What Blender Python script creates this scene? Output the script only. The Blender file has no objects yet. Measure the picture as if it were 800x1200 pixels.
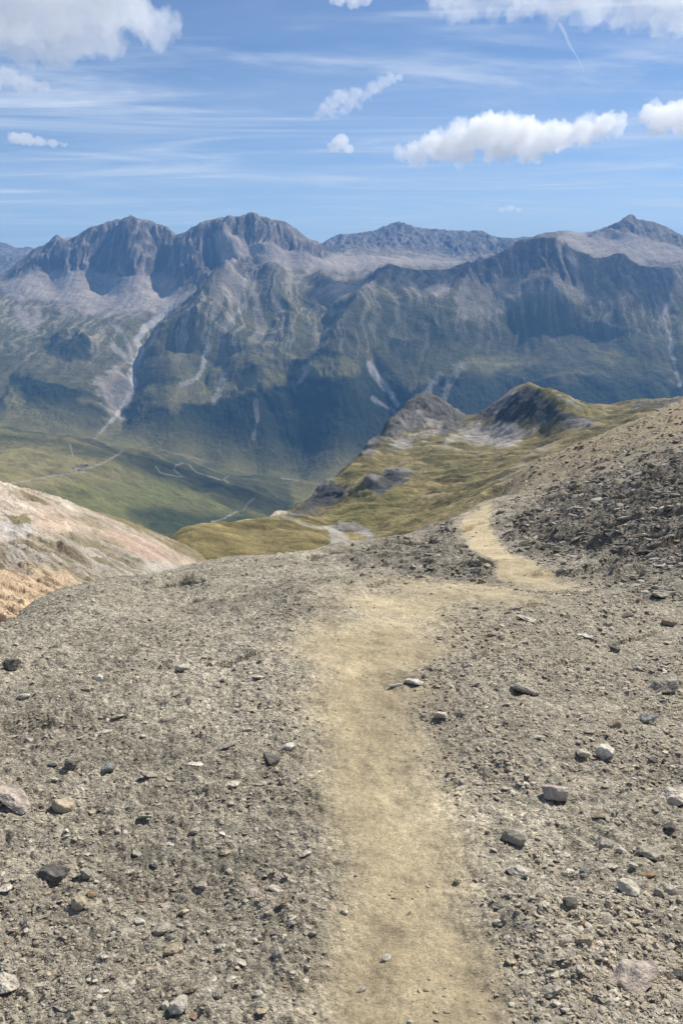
import bpy, math, random
import numpy as np

# ------------------------------------------------------------------ basics
random.seed(4)
R = math.radians
SC = bpy.context.scene
COL = SC.collection
F_PX = 906.0            # focal length in pixels of the 800x1200 photograph
PITCH = R(17.2)
CP, SP = math.cos(PITCH), math.sin(PITCH)
EYE = 1.6               # camera height above the ground it stands on

def ray(px, py):
    """pixel -> (X per metre forward, drop per metre forward)"""
    cx = (np.asarray(px, float) - 400) / F_PX
    cy = -(np.asarray(py, float) - 600) / F_PX
    den = CP + cy * SP
    return cx / den, (SP - cy * CP) / den

def project(X, Y, Z):
    z = Z - EYE
    depth = Y * CP - z * SP
    depth = np.where(depth < 0.05, 0.05, depth)
    return 400 + F_PX * X / depth, 600 - F_PX * (Y * SP + z * CP) / depth, depth

def at(px, py, Y):
    u, t = ray(px, py)
    return np.array([float(u) * Y, Y, EYE - float(t) * Y])

# ------------------------------------------------------------------ noise
def _grad(ix, iy, seed):
    h = (ix.astype(np.uint32) * np.uint32(374761393)) ^ (iy.astype(np.uint32) * np.uint32(668265263)) ^ np.uint32((seed * 2654435761) & 0xffffffff)
    h = (h ^ (h >> np.uint32(13))) * np.uint32(1274126177)
    h = (h ^ (h >> np.uint32(15))) * np.uint32(2246822519)
    h ^= h >> np.uint32(16)
    a = h.astype(np.float64) * (2 * math.pi / 4294967296.0)
    return np.cos(a), np.sin(a)

def perlin(x, y, seed=0):
    x = np.asarray(x, float); y = np.asarray(y, float)
    fx, fy = np.floor(x), np.floor(y)
    ix, iy = fx.astype(np.int64), fy.astype(np.int64)
    x, y = x - fx, y - fy
    w = x * x * x * (x * (x * 6 - 15) + 10)
    v = y * y * y * (y * (y * 6 - 15) + 10)
    out = 0
    for dx in (0, 1):
        for dy in (0, 1):
            gx, gy = _grad(ix + dx, iy + dy, seed)
            k = (w if dx else 1 - w) * (v if dy else 1 - v)
            out = out + k * (gx * (x - dx) + gy * (y - dy))
    return out * 1.5

def fbm(x, y, seed=0, octs=4, gain=.5):
    o, a = 0, 1.0
    for k in range(octs):
        o = o + a * perlin(x, y, seed + k * 17)
        x, y = x * 2.03 + 7.1, y * 2.03 - 3.7
        a *= gain
    return o

def ridged(x, y, seed=0, octs=4, gain=.5):
    o, a = 0, 1.0
    w = 1.0
    for k in range(octs):
        n = 1 - np.abs(perlin(x, y, seed + k * 13)) * 1.6
        n = np.clip(n, 0, 1) ** 2 * w
        o = o + a * n
        w = np.clip(n * 1.6, 0, 1)
        x, y = x * 2.07 + 5.3, y * 2.07 + 1.9
        a *= gain
    return o

def sstep(a, b, x):
    t = np.clip((x - a) / (b - a), 0, 1)
    return t * t * (3 - 2 * t)

# ------------------------------------------------------------------ smooth surfaces through known points
class Surface:
    """thin-plate spline of drop-per-metre over (bearing, log distance)"""
    K = 3.0
    def __init__(self, pts, smooth=1e-6):
        p = np.array(pts, float)
        u, t = ray(p[:, 0], p[:, 1])
        self.c = np.stack([u * self.K, np.log(p[:, 2])], 1)
        n = len(p)
        d2 = ((self.c[:, None] - self.c[None]) ** 2).sum(-1)
        A = .5 * d2 * np.log(d2 + 1e-12)
        A[np.arange(n), np.arange(n)] = smooth
        P = np.concatenate([np.ones((n, 1)), self.c], 1)
        M = np.zeros((n + 3, n + 3)); M[:n, :n] = A; M[:n, n:] = P; M[n:, :n] = P.T
        rhs = np.zeros(n + 3); rhs[:n] = t
        self.w = np.linalg.lstsq(M, rhs, rcond=None)[0]
    def drop(self, X, Y):
        u = (X / Y * self.K).ravel(); v = np.log(Y).ravel()
        o = self.w[-3] + self.w[-2] * u + self.w[-1] * v
        for (a, b), w in zip(self.c, self.w):
            d2 = (u - a) ** 2 + (v - b) ** 2
            o += w * .5 * d2 * np.log(d2 + 1e-12)
        return o.reshape(X.shape)
    def z(self, X, Y):
        return EYE - self.drop(X, Y) * Y

def seg_dist(px, py, pts):
    """distance to a polyline, and the place along it (0..1)"""
    pts = np.array(pts, float)
    best = np.full(px.shape, 1e18); par = np.zeros(px.shape)
    L = np.r_[0, np.cumsum(np.hypot(*np.diff(pts[:, :2], axis=0).T))]
    for k in range(len(pts) - 1):
        ax, ay = pts[k, :2]; bx, by = pts[k + 1, :2]
        dx, dy = bx - ax, by - ay
        t = np.clip(((px - ax) * dx + (py - ay) * dy) / (dx * dx + dy * dy + 1e-9), 0, 1)
        d = (px - ax - t * dx) ** 2 + (py - ay - t * dy) ** 2
        m = d < best
        best = np.where(m, d, best)
        par = np.where(m, (L[k] + t * (L[k + 1] - L[k])) / L[-1], par)
    return np.sqrt(best), par

def poly_sd(px, py, pts):
    """signed distance to a polygon, positive inside"""
    pts = np.array(pts, float)
    inside = np.zeros(px.shape, bool)
    n = len(pts)
    for k in range(n):
        ax, ay = pts[k]; bx, by = pts[(k + 1) % n]
        if ay == by: continue
        c = ((ay > py) != (by > py)) & (px < (bx - ax) * (py - ay) / (by - ay) + ax)
        inside ^= c
    d, _ = seg_dist(px, py, np.vstack([pts, pts[:1]]))
    return np.where(inside, d, -d)

def patch(px, py, pts, soft=6, warp=None, amt=0):
    d = poly_sd(px, py, pts)
    if warp is not None: d = d + warp * amt
    return sstep(-soft, soft, d)

def streak(px, py, pts, w, warp=None, amt=0):
    d, _ = seg_dist(px, py, pts)
    if warp is not None: d = d + warp * amt
    return 1 - sstep(w * .5, w * 1.4, d)

# ------------------------------------------------------------------ meshes
def mesh_from(name, V, quads=None, tris=None, col=None, attrs=None, smooth=True):
    me = bpy.data.meshes.new(name)
    V = np.asarray(V, np.float32)
    F = quads if quads is not None else tris
    k = F.shape[1]
    me.vertices.add(len(V)); me.vertices.foreach_set('co', V.ravel())
    me.loops.add(F.size); me.loops.foreach_set('vertex_index', F.astype(np.int32).ravel())
    me.polygons.add(len(F))
    me.polygons.foreach_set('loop_start', np.arange(0, F.size, k, dtype=np.int32))
    me.polygons.foreach_set('loop_total', np.full(len(F), k, np.int32))
    me.polygons.foreach_set('use_smooth', np.full(len(F), smooth, bool))
    if col is not None:
        a = me.color_attributes.new('tint', 'FLOAT_COLOR', 'POINT')
        c = np.ones((len(V), 4), np.float32); c[:, :3] = col
        a.data.foreach_set('color', c.ravel())
    for nm, arr in (attrs or {}).items():
        a = me.attributes.new(nm, 'FLOAT', 'POINT')
        a.data.foreach_set('value', np.asarray(arr, np.float32).ravel())
    me.update(); me.validate()
    return me

def link(name, me, mat=None, **props):
    o = bpy.data.objects.new(name, me); COL.objects.link(o)
    if mat is not None and me is not None and not me.materials: me.materials.append(mat)
    for k, v in props.items(): o[k] = v
    return o

def grid_quads(nr, nc):
    i = np.arange(nr * nc).reshape(nr, nc)
    return np.stack([i[:-1, :-1], i[:-1, 1:], i[1:, 1:], i[1:, :-1]], -1)   # (nr-1, nc-1, 4)

def submesh(name, V, Q, col, attrs=None):
    used = np.unique(Q)
    re = np.full(len(V), -1, np.int64); re[used] = np.arange(len(used))
    return mesh_from(name, V[used], quads=re[Q], col=col[used], attrs={k: a[used] for k, a in (attrs or {}).items()})

# ------------------------------------------------------------------ materials
def new_mat(name):
    m = bpy.data.materials.new(name); m.use_nodes = True
    nt = m.node_tree; nt.nodes.clear()
    return m, nt, nt.nodes, nt.links

def terrain_material(name, scales, contrast, bump_scales, rough=.95):
    """albedo from the surface's own tint, broken up by noise; bump in metres"""
    m, nt, N, L = new_mat(name)
    out = N.new('ShaderNodeOutputMaterial'); b = N.new('ShaderNodeBsdfPrincipled')
    b.inputs['Roughness'].default_value = rough; b.inputs['Specular IOR Level'].default_value = .12
    L.new(b.outputs[0], out.inputs[0])
    att = N.new('ShaderNodeVertexColor'); att.layer_name = 'tint'
    tc = N.new('ShaderNodeTexCoord')
    cur = att.outputs[0]
    for s, c in zip(scales, contrast):
        n = N.new('ShaderNodeTexNoise'); n.inputs['Scale'].default_value = s; n.inputs['Detail'].default_value = 4; n.inputs['Roughness'].default_value = .65
        L.new(tc.outputs['Object'], n.inputs['Vector'])
        mr = N.new('ShaderNodeMapRange'); mr.inputs['From Min'].default_value = .3; mr.inputs['From Max'].default_value = .7
        mr.inputs['To Min'].default_value = 1 - c; mr.inputs['To Max'].default_value = 1 + c
        L.new(n.outputs['Fac'], mr.inputs['Value'])
        mx = N.new('ShaderNodeVectorMath'); mx.operation = 'MULTIPLY'
        cmb = N.new('ShaderNodeCombineXYZ')
        for k in range(3): L.new(mr.outputs[0], cmb.inputs[k])
        L.new(cur, mx.inputs[0]); L.new(cmb.outputs[0], mx.inputs[1])
        cur = mx.outputs[0]
    L.new(cur, b.inputs['Base Color'])
    prev = None
    for s, d in bump_scales:
        n = N.new('ShaderNodeTexNoise'); n.inputs['Scale'].default_value = s; n.inputs['Detail'].default_value = 5; n.inputs['Roughness'].default_value = .7
        L.new(tc.outputs['Object'], n.inputs['Vector'])
        bp = N.new('ShaderNodeBump'); bp.inputs['Strength'].default_value = 1; bp.inputs['Distance'].default_value = d
        L.new(n.outputs['Fac'], bp.inputs['Height'])
        if prev: L.new(prev, bp.inputs['Normal'])
        prev = bp.outputs[0]
    if prev: L.new(prev, b.inputs['Normal'])
    return m

M_scree = terrain_material('scree_earth', (2.5, 40, 130, 420), (.10, .20, .24, .20), ((30, .016), (110, .007), (380, .003)))
def add_grit(m, scales):
    nt = m.node_tree; N = nt.nodes; L = nt.links
    b = next(n for n in N if n.type == 'BSDF_PRINCIPLED')
    att = N.new('ShaderNodeAttribute'); att.attribute_name = 'loose'
    tc = next(n for n in N if n.type == 'TEX_COORD')
    cur = b.inputs['Base Color'].links[0].from_socket; nrm = b.inputs['Normal'].links[0].from_socket
    for s, c, d in scales:
        mp = N.new('ShaderNodeMapping'); mp.inputs['Scale'].default_value = (1, 1.25, 1)
        wn = N.new('ShaderNodeTexNoise'); wn.inputs['Scale'].default_value = s * .7; wn.inputs['Detail'].default_value = 2
        L.new(tc.outputs['Object'], wn.inputs['Vector'])
        sc = N.new('ShaderNodeVectorMath'); sc.operation = 'SCALE'; sc.inputs['Scale'].default_value = .8 / s
        L.new(wn.outputs['Color'], sc.inputs[0])
        ad = N.new('ShaderNodeVectorMath'); ad.operation = 'ADD'; L.new(tc.outputs['Object'], ad.inputs[0]); L.new(sc.outputs[0], ad.inputs[1])
        L.new(ad.outputs[0], mp.inputs[0])
        v = N.new('ShaderNodeTexVoronoi'); v.inputs['Scale'].default_value = s; v.inputs['Randomness'].default_value = 1
        L.new(mp.outputs[0], v.inputs['Vector'])
        sx = N.new('ShaderNodeSeparateXYZ'); L.new(v.outputs['Color'], sx.inputs[0])
        mr = N.new('ShaderNodeMapRange'); mr.inputs['To Min'].default_value = -c; mr.inputs['To Max'].default_value = c * 1.1; L.new(sx.outputs[0], mr.inputs['Value'])
        ml = N.new('ShaderNodeMath'); ml.operation = 'MULTIPLY_ADD'; ml.inputs[2].default_value = 1
        L.new(mr.outputs[0], ml.inputs[0]); L.new(att.outputs['Fac'], ml.inputs[1])
        vm = N.new('ShaderNodeVectorMath'); vm.operation = 'SCALE'; L.new(cur, vm.inputs[0]); L.new(ml.outputs[0], vm.inputs['Scale']); cur = vm.outputs[0]
        sb = N.new('ShaderNodeMath'); sb.operation = 'MULTIPLY'; L.new(v.outputs['Distance'], sb.inputs[0]); L.new(att.outputs['Fac'], sb.inputs[1])
        bp = N.new('ShaderNodeBump'); bp.invert = True; bp.inputs['Distance'].default_value = d; L.new(sb.outputs[0], bp.inputs['Height']); L.new(nrm, bp.inputs['Normal']); nrm = bp.outputs[0]
    L.new(cur, b.inputs['Base Color']); L.new(nrm, b.inputs['Normal'])
add_grit(M_scree, ((22, .20, .012), (55, .32, .008), (150, .34, .0035)))
M_gravel = terrain_material('gravel_stone', (60, 260), (.15, .15), ((120, .004),))
M_stone = terrain_material('shale_stone', (14, 60, 220), (.16, .18, .14), ((18, .010), (70, .005), (220, .002)))
M_hill = terrain_material('alpine_slope', (.08, .6, 3), (.14, .2, .22), ((.3, 1.2), (2, .25)))
M_turf = terrain_material('alpine_turf', (.02, .09, .4), (.14, .2, .22), ((.06, 4), (.3, .8)))
M_mtn = terrain_material('mountain_rock', (.004, .02, .08), (.10, .16, .18), ((.012, 16), (.05, 5)))

def mixc(col, m, c):
    col += (np.asarray(c, float) - col) * np.clip(m, 0, 1)[:, None]

# =================================================================== SUN, SKY
SUN_EL, SUN_AZ = R(45), R(45)     # height; bearing to the right of the view
sun_dir = np.array([math.cos(SUN_EL) * math.sin(SUN_AZ), math.cos(SUN_EL) * math.cos(SUN_AZ), math.sin(SUN_EL)])
ld = bpy.data.lights.new('sun', 'SUN'); ld.energy = 5.0; ld.angle = R(.5); ld.color = (1, .945, .85)
sun = bpy.data.objects.new('sun', ld); COL.objects.link(sun)
from mathutils import Vector
sun.rotation_euler = Vector(sun_dir).to_track_quat('Z', 'Y').to_euler()

W = bpy.data.worlds.new('World'); SC.world = W; W.use_nodes = True
nt = W.node_tree; N = nt.nodes; L = nt.links; N.clear()
wo = N.new('ShaderNodeOutputWorld'); bg = N.new('ShaderNodeBackground'); bg2 = N.new('ShaderNodeBackground'); mixs = N.new('ShaderNodeMixShader')
sky = N.new('ShaderNodeTexSky'); sky.sky_type = 'NISHITA'; sky.sun_disc = False
sky.sun_elevation = SUN_EL; sky.sun_rotation = SUN_AZ
sky.altitude = 2500; sky.air_density = 1.0; sky.dust_density = .4; sky.ozone_density = 5.0
bg.inputs['Strength'].default_value = .088
bg2.inputs['Color'].default_value = (.80, .88, 1, 1); bg2.inputs['Strength'].default_value = .80
L.new(sky.outputs[0], bg.inputs['Color'])
tc = N.new('ShaderNodeTexCoord'); sep = N.new('ShaderNodeSeparateXYZ'); L.new(tc.outputs['Generated'], sep.inputs[0])
def wmath(op, a, b=None):
    n = N.new('ShaderNodeMath'); n.operation = op
    for k, v in enumerate((a, b)):
        if v is None: continue
        if isinstance(v, (int, float)): n.inputs[k].default_value = v
        else: L.new(v, n.inputs[k])
    return n.outputs[0]
zz = wmath('ADD', wmath('MAXIMUM', sep.outputs[2], 0.0), .05)
cx_ = wmath('DIVIDE', sep.outputs[0], zz); cy_ = wmath('DIVIDE', sep.outputs[1], zz)
cmb = N.new('ShaderNodeCombineXYZ'); L.new(cx_, cmb.inputs[0]); L.new(cy_, cmb.inputs[1])
def cirrus(scale, rot, sx, sy, lo, hi, amt, det=6, dist=.6, off=0):
    mp = N.new('ShaderNodeMapping'); mp.inputs['Scale'].default_value = (sx, sy, 1); mp.inputs['Rotation'].default_value = (0, 0, R(rot)); mp.inputs['Location'].default_value = (off, off * .7, 0)
    L.new(cmb.outputs[0], mp.inputs[0])
    n = N.new('ShaderNodeTexNoise'); n.inputs['Scale'].default_value = scale; n.inputs['Detail'].default_value = det; n.inputs['Roughness'].default_value = .6; n.inputs['Distortion'].default_value = dist
    L.new(mp.outputs[0], n.inputs['Vector'])
    mr = N.new('ShaderNodeMapRange'); mr.interpolation_type = 'SMOOTHSTEP'
    mr.inputs['From Min'].default_value = lo; mr.inputs['From Max'].default_value = hi; mr.inputs['To Max'].default_value = amt
    L.new(n.outputs['Fac'], mr.inputs['Value'])
    return mr.outputs[0]
f1 = cirrus(.7, 35, .45, 1.0, .45, .80, .60, det=9, dist=2.4)
f2 = cirrus(1.0, -22, .26, 1.2, .50, .80, .55, det=9, dist=1.8, off=5)
f3 = cirrus(.5, 20, .5, 1, .40, .75, .25, off=9)
veil = N.new('ShaderNodeMapRange'); veil.interpolation_type = 'SMOOTHSTEP'
veil.inputs['From Min'].default_value = .26; veil.inputs['From Max'].default_value = 0; veil.inputs['To Max'].default_value = .18
L.new(sep.outputs[2], veil.inputs['Value'])
f3 = wmath('ADD', f3, veil.outputs[0])
fac = wmath('MINIMUM', wmath('ADD', wmath('ADD', f1, f2), f3), .85)
L.new(fac, mixs.inputs[0]); L.new(bg.outputs[0], mixs.inputs[1]); L.new(bg2.outputs[0], mixs.inputs[2]); L.new(mixs.outputs[0], wo.inputs['Surface'])

# =================================================================== CAMERA
cd = bpy.data.cameras.new('camera'); cam = bpy.data.objects.new('camera', cd); COL.objects.link(cam)
cd.sensor_fit = 'VERTICAL'; cd.angle = 2 * math.atan(600 / F_PX); cd.clip_start = .05; cd.clip_end = 60000
cam.location = (0, 0, EYE); cam.rotation_euler = (math.pi / 2 - PITCH, 0, 0)
SC.camera = cam

# =================================================================== THE SCREE SHOULDER (ground + path)
G = [  # pixel x, pixel y, metres forward
 (-150,1200,1.5),(0,1200,1.5),(200,1200,1.5),(400,1200,1.5),(600,1200,1.5),(800,1200,1.55),(950,1200,1.6),
 (-150,1000,2.25),(0,1000,2.28),(200,1000,2.3),(400,1000,2.3),(600,1000,2.3),(800,1000,2.4),(950,1000,2.5),
 (-150,850,3.3),(0,850,3.4),(200,850,3.45),(400,850,3.5),(600,850,3.5),(800,850,3.75),(950,850,4.0),
 (-150,770,4.6),(0,750,5.2),(200,750,5.1),(400,750,5.0),(600,750,5.1),(800,750,5.6),(950,740,6.4),
 (200,700,7.6),(400,700,6.6),(600,700,7.0),(800,700,7.3),(950,680,8.5),
 (500,690,7.6),(560,688,8.0),(655,685,8.6),
 (610,660,11.2),(570,640,14.5),(545,612,20),(562,592,27),
 (700,650,11.5),(800,650,10),(950,630,11.5),(680,610,17),(740,600,16),(800,600,14.5),(950,570,17),
 (640,590,23),(720,560,24),(800,560,20),(950,520,25),(640,560,36),(700,530,36),(800,520,30),(950,470,40),
 (500,660,11),(450,655,12.5),(400,641,15),(470,631,17),(520,612,22),(548,600,26),(600,562,44),(650,538,50),(700,515,54),(750,492,57),(800,470,60),(900,428,66),
 (350,652,13.5),(290,655,13),(240,662,12.2),(200,668,11.6),(150,677,10.8),(100,688,9.8),(60,699,9),(20,722,7.8),(-60,760,6.5),
 # beyond the crest the ground falls away
 (-60,800,9),(0,765,11),(60,735,13),(100,725,15),(200,715,18),(290,700,20),(350,697,22),(400,690,24),(470,680,28),(520,660,34),(560,630,44),(600,610,70),(650,590,80),(700,560,90),(800,510,100),(900,470,110),
]
S1 = Surface(G)

PATH_A = [(380,1320),(385,1200),(395,1100),(390,1000),(383,930),(370,870),(362,810),(362,768),(382,735),(420,708),(460,691),(530,685),(590,687),(640,689),(664,684),
          (642,672),(612,657),(592,640),(580,622),(574,606),(580,594),(573,587),(556,588),(560,594),(546,600),(536,612),(541,630),(556,650),(578,668),(590,680),(600,690),
          (585,697),(545,700),(520,716),(503,742),(485,790),(476,840),(486,900),(502,950),(532,1020),(562,1100),(602,1200),(620,1320)]

def lat_ground(px, py):
    """where the line of sight through a pixel meets the smooth shoulder"""
    u, t = ray(px, py)
    Ys = np.exp(np.linspace(math.log(1.25), math.log(75), 260))
    u = np.atleast_1d(u); t = np.atleast_1d(t)
    D = S1.drop(u[:, None] * Ys[None], np.repeat(Ys[None], len(u), 0))
    hit = D <= t[:, None]
    k = np.where(hit.any(1), hit.argmax(1), len(Ys) - 1)
    k0 = np.maximum(k - 1, 0)
    d0 = D[np.arange(len(u)), k0]; d1 = D[np.arange(len(u)), k]
    f = np.clip((d0 - t) / np.where(np.abs(d0 - d1) < 1e-9, 1, d0 - d1), 0, 1)
    Y = Ys[k0] + f * (Ys[k] - Ys[k0])
    return np.stack([u * Y, Y], 1)

LEDGES = [  # undercut slump scarps: pixels along the lip, height in metres
 ([(322,664),(345,658),(380,652),(430,643),(500,631),(545,618),(590,606)], .34),
 ([(165,690),(205,684),(245,679)], .22), ([(195,713),(225,708),(258,706)], .13),
 ([(640,678),(700,662),(745,647),(810,630)], .40), ([(600,640),(660,632),(720,618),(800,596)], .35),
 ([(650,612),(700,603),(760,585),(810,570)], .4), ([(585,668),(560,655),(530,650)], .2), ([(700,640),(740,632),(770,620)],.35),
 ([(285,672),(305,669),(325,670)], .12), ([(395,690),(425,684),(470,678)], .12), ([(598,722),(625,717),(655,716)], .06), ([(30,720),(60,706),(95,694)], .12),
 ([(440,668),(470,660),(482,655)], .2), ([(600,812),(620,808),(638,811)], .035), ([(730,706),(760,700),(800,690)], .10), ([(255,775),(300,764),(330,756)], 0.055), ([(20,865),(55,855),(90,852)], 0.039),
 ([(560,770),(600,760),(640,757)], 0.044), ([(660,795),(700,784),(735,778)], 0.044), ([(540,855),(575,848),(610,850)], 0.033), ([(690,745),(735,733),(770,728)], 0.066), ([(630,905),(670,893),(700,890)], 0.033), ([(720,955),(760,940),(800,930)], 0.039), ([(560,925),(590,918),(625,920)], 0.028), ([(640,1045),(690,1030),(730,1028)], 0.028), ([(620,690),(660,700),(690,697)], 0.066),
 ([(620,590),(670,575),(720,548)], .5), ([(660,560),(720,535),(780,512)], .5),
]
LEDGES = [(lat_ground(*np.array(p, float).T), h) for p, h in LEDGES]

def ground_parts(X, Y):
    """height of the shoulder and how much of the trodden path is there"""
    Yc = np.maximum(Y, 1.25)
    uc = np.clip(X / Yc, -.62, .66)
    base_far = EYE - S1.drop(uc * Yc, Yc) * Yc + np.maximum(X - .66 * Yc, 0) * .16 + np.minimum(X + .62 * Yc, 0) * .03
    # close to and behind the viewer the shoulder runs on as a gentle plane
    plane = -.16 * Y + .03 * X
    k = sstep(1.3, 1.7, Y)
    z = plane * (1 - k) + base_far * k
    px, py, dep = project(X, Y, z)
    wob = fbm(X * 1.1, Y * 1.1, 5, 4)
    py_c = np.where(Y < 1.5, 1200 + (1.5 - Y) * 200, py)
    px_c = np.where(Y < 1.5, 400 + X / 1.5 * 640, px)
    sd = poly_sd(px_c, py_c, PATH_A)
    foot = np.clip(dep / 5, .35, 1.6)
    path = sstep(-62, 52, sd / np.clip(1.35 - py_c / 1500, .5, 1) * 1.0 / np.clip(8 / dep, .5, 1.3) + wob * 30)
    path = np.where(dep > 9.5, sstep(-3, 8, sd + wob * 5), path)
    calm = 1 - .75 * path
    r = np.hypot(X, Y)
    rockzone = sstep(-22, 26, poly_sd(px, py, [(590,600),(640,575),(720,545),(830,505),(1000,440),(1000,690),(790,690),(700,672),(650,668),(610,640),(585,615)]) + wob * 22) * (Y > 5)
    knob = sstep(-8, 10, poly_sd(px, py, [(395,650),(470,632),(530,610),(545,640),(580,672),(595,683),(470,680),(420,672)]) + wob * 6) * (Y > 5)
    z = z + fbm(X * .5, Y * .5, 11, 3) * .07 * sstep(1.5, 6, r) * calm
    z = z + fbm(X * 2.2, Y * 2.2, 12, 3) * .028 * calm
    z = z + (np.abs(fbm(X * 7, Y * 7, 13, 4, .6)) - .3) * .024 * calm
    z = z + fbm(X * 30, Y * 30, 14, 2) * .006 * calm
    # slaty beds along the right-hand slope and on the little mound
    s = X * .55 - Y * .835
    rz = np.clip(rockzone + .7 * knob, 0, 1)
    bed = ridged(X * .5 + s * .1, s * 1.3 + fbm(X * .8, Y * .8, 21, 3) * .7, 22, 4, .6)
    z = z + rz * (bed - .7) * .11
    z = z + rz * fbm(X * 1.6, Y * 1.6, 23, 4) * .05
    far = sstep(20, 35, Y) * (1 - rockzone)
    z = z + far * fbm(X * .9, Y * .9, 24, 4) * .12
    wx = X + fbm(X * .5, Y * .5, 31, 3) * .3; wy = Y + fbm(X * .5, Y * .5, 32, 3, .4) * .5
    for P, h in LEDGES:
        m = (np.abs(wx - P[:, 0].mean()) < np.ptp(P[:, 0]) / 2 + 3) & (wy > P[:, 1].min() - 2.5) & (wy < P[:, 1].max() + 2.5)
        if not m.any(): continue
        xs, ys = wx[m], wy[m]
        d, par = seg_dist(xs, ys, P)
        b = P[:, 0] / P[:, 1]; o = np.argsort(b)
        sgn = np.where(ys > np.interp(xs / ys, b[o], P[o, 1]), 1, -1)
        ends = np.clip(np.minimum(par, 1 - par) * 5, 0, 1) * np.clip(.8 + .7 * fbm(xs * .6, ys * .6, 33, 2), .2, 1.2)
        hh = h * .36
        lip = np.where(sgn > 0, sstep(0, .05 + h * .35, d) * np.exp(-d / (hh * 6 + .4)), 0)
        w = .10 + h * .40
        groove = np.where(sgn < 0, sstep(0, .7, 1 - d / w), 0) * 1.7
        z[m] += hh * ends * (lip - groove)
    z = z - path * np.clip(fbm(X * 3.2, Y * 2.6, 35, 3) - .05, 0, 1) * .03 * (dep < 14)
    # the path is worn a little into the slope
    z = z - path * .02 * (Y > 0)
    return z, path, rz, px, py, knob, far

# ---- its sheet: rows spaced as the eye sees them
us = np.tan(np.r_[np.linspace(R(-66), R(-33.5), 60), np.linspace(R(-33), R(33), 740), np.linspace(R(33.5), R(66), 60)])
rows = np.exp(np.r_[np.linspace(math.log(1.25), math.log(4), 200)[:-1], np.linspace(math.log(4), math.log(30), 640)[:-1], np.linspace(math.log(30), math.log(110), 200)])
Y = np.repeat(rows[:, None], len(us), 1); X = us[None] * Y
z, path, rz, px, py, knob, farz = ground_parts(X.ravel(), Y.ravel())
V1 = np.stack([X.ravel(), Y.ravel(), z], 1)
zg = z.reshape(Y.shape); pyg = py.reshape(Y.shape)

def ground_colour(X, Y, z, path, rz, px, py, knob, farz):
    n = len(z)
    a = fbm(X * .8, Y * .8, 41, 4)[:, None]; b = fbm(X * 6, Y * 6, 42, 4)[:, None]; c = fbm(X * .22, Y * .22, 43, 3)[:, None]
    col = np.array([.365, .328, .256]) * (1 + .26 * a + .24 * b)
    col = col + sstep(.1, .6, c) * (np.array([.415, .37, .285]) - col) * .6
    k = rz[:, None]
    col = col + k * (np.array([.185, .168, .14]) * (1 + .35 * b) - col) * .85
    f = farz[:, None]
    col = col + f * (np.array([.31, .25, .165]) * (1 + .25 * b) - col) * .8
    p = path[:, None]
    col = col + p * (np.array([.485, .40, .258]) * (1 + .24 * a + .18 * b) - col)
    return np.clip(col, .02, .8)
col1 = ground_colour(X.ravel(), Y.ravel(), z, path, rz, px, py, knob, farz)
Q = grid_quads(*Y.shape)
pm = path.reshape(Y.shape); pq = (pm[:-1, :-1] + pm[1:, 1:]) / 2 > .5
pq &= np.abs(Y[:-1, :-1]) < 34
link('ground', submesh('ground', V1, Q[~pq], col1, {'loose': 1 - .92 * path}), M_scree, kind='structure')
link('path', submesh('path', V1, Q[pq], col1, {'loose': 1 - .92 * path}), M_scree, kind='structure')

# ---- the same shoulder beside and behind the viewer, outside the picture
g = np.linspace(-14, 14, 113)
Xa, Ya = np.meshgrid(g, np.linspace(-9, 1.25, 42))
def rim(x, y): return ground_parts(x.ravel(), y.ravel())
za, pa, ra, pxa, pya, ka, fa = rim(Xa, Ya)
Va = np.stack([Xa.ravel(), Ya.ravel(), za], 1)
Qa = grid_quads(*Xa.shape).reshape(-1, 4)
link('ground', mesh_from('ground_behind', Va, quads=Qa, col=ground_colour(Xa.ravel(), Ya.ravel(), za, pa, ra, pxa, pya, ka, fa), attrs={'loose': 1 - .92 * pa}), M_scree, kind='structure')

# =================================================================== helpers for the distance
def hit(S, px, py, y0, y1, n=900):
    u, t = ray(px, py)
    u = np.atleast_1d(u); t = np.atleast_1d(t)
    Ys = np.exp(np.linspace(math.log(y0), math.log(y1), n))
    D = S.drop(u[:, None] * Ys[None], np.repeat(Ys[None], len(u), 0))
    h = D <= t[:, None]
    k = np.where(h.any(1), h.argmax(1), n - 1)
    return np.stack([u * Ys[k], Ys[k]], 1)

def sheet(S, a0, a1, nc, y0, y1, nr):
    us = np.tan(np.linspace(R(a0), R(a1), nc))
    rows = np.exp(np.linspace(math.log(y0), math.log(y1), nr))
    Y = np.repeat(rows[:, None], nc, 1); X = us[None] * Y
    return X, Y, S.z(X, Y)

GRASS = (.105, .108, .04); DRY = (.20, .165, .07); FOREST = (.014, .024, .013); ROCK = (.17, .158, .15); DARK = (.085, .085, .088)
SCREE = (.36, .305, .25); PALE = (.52, .49, .44)

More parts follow.
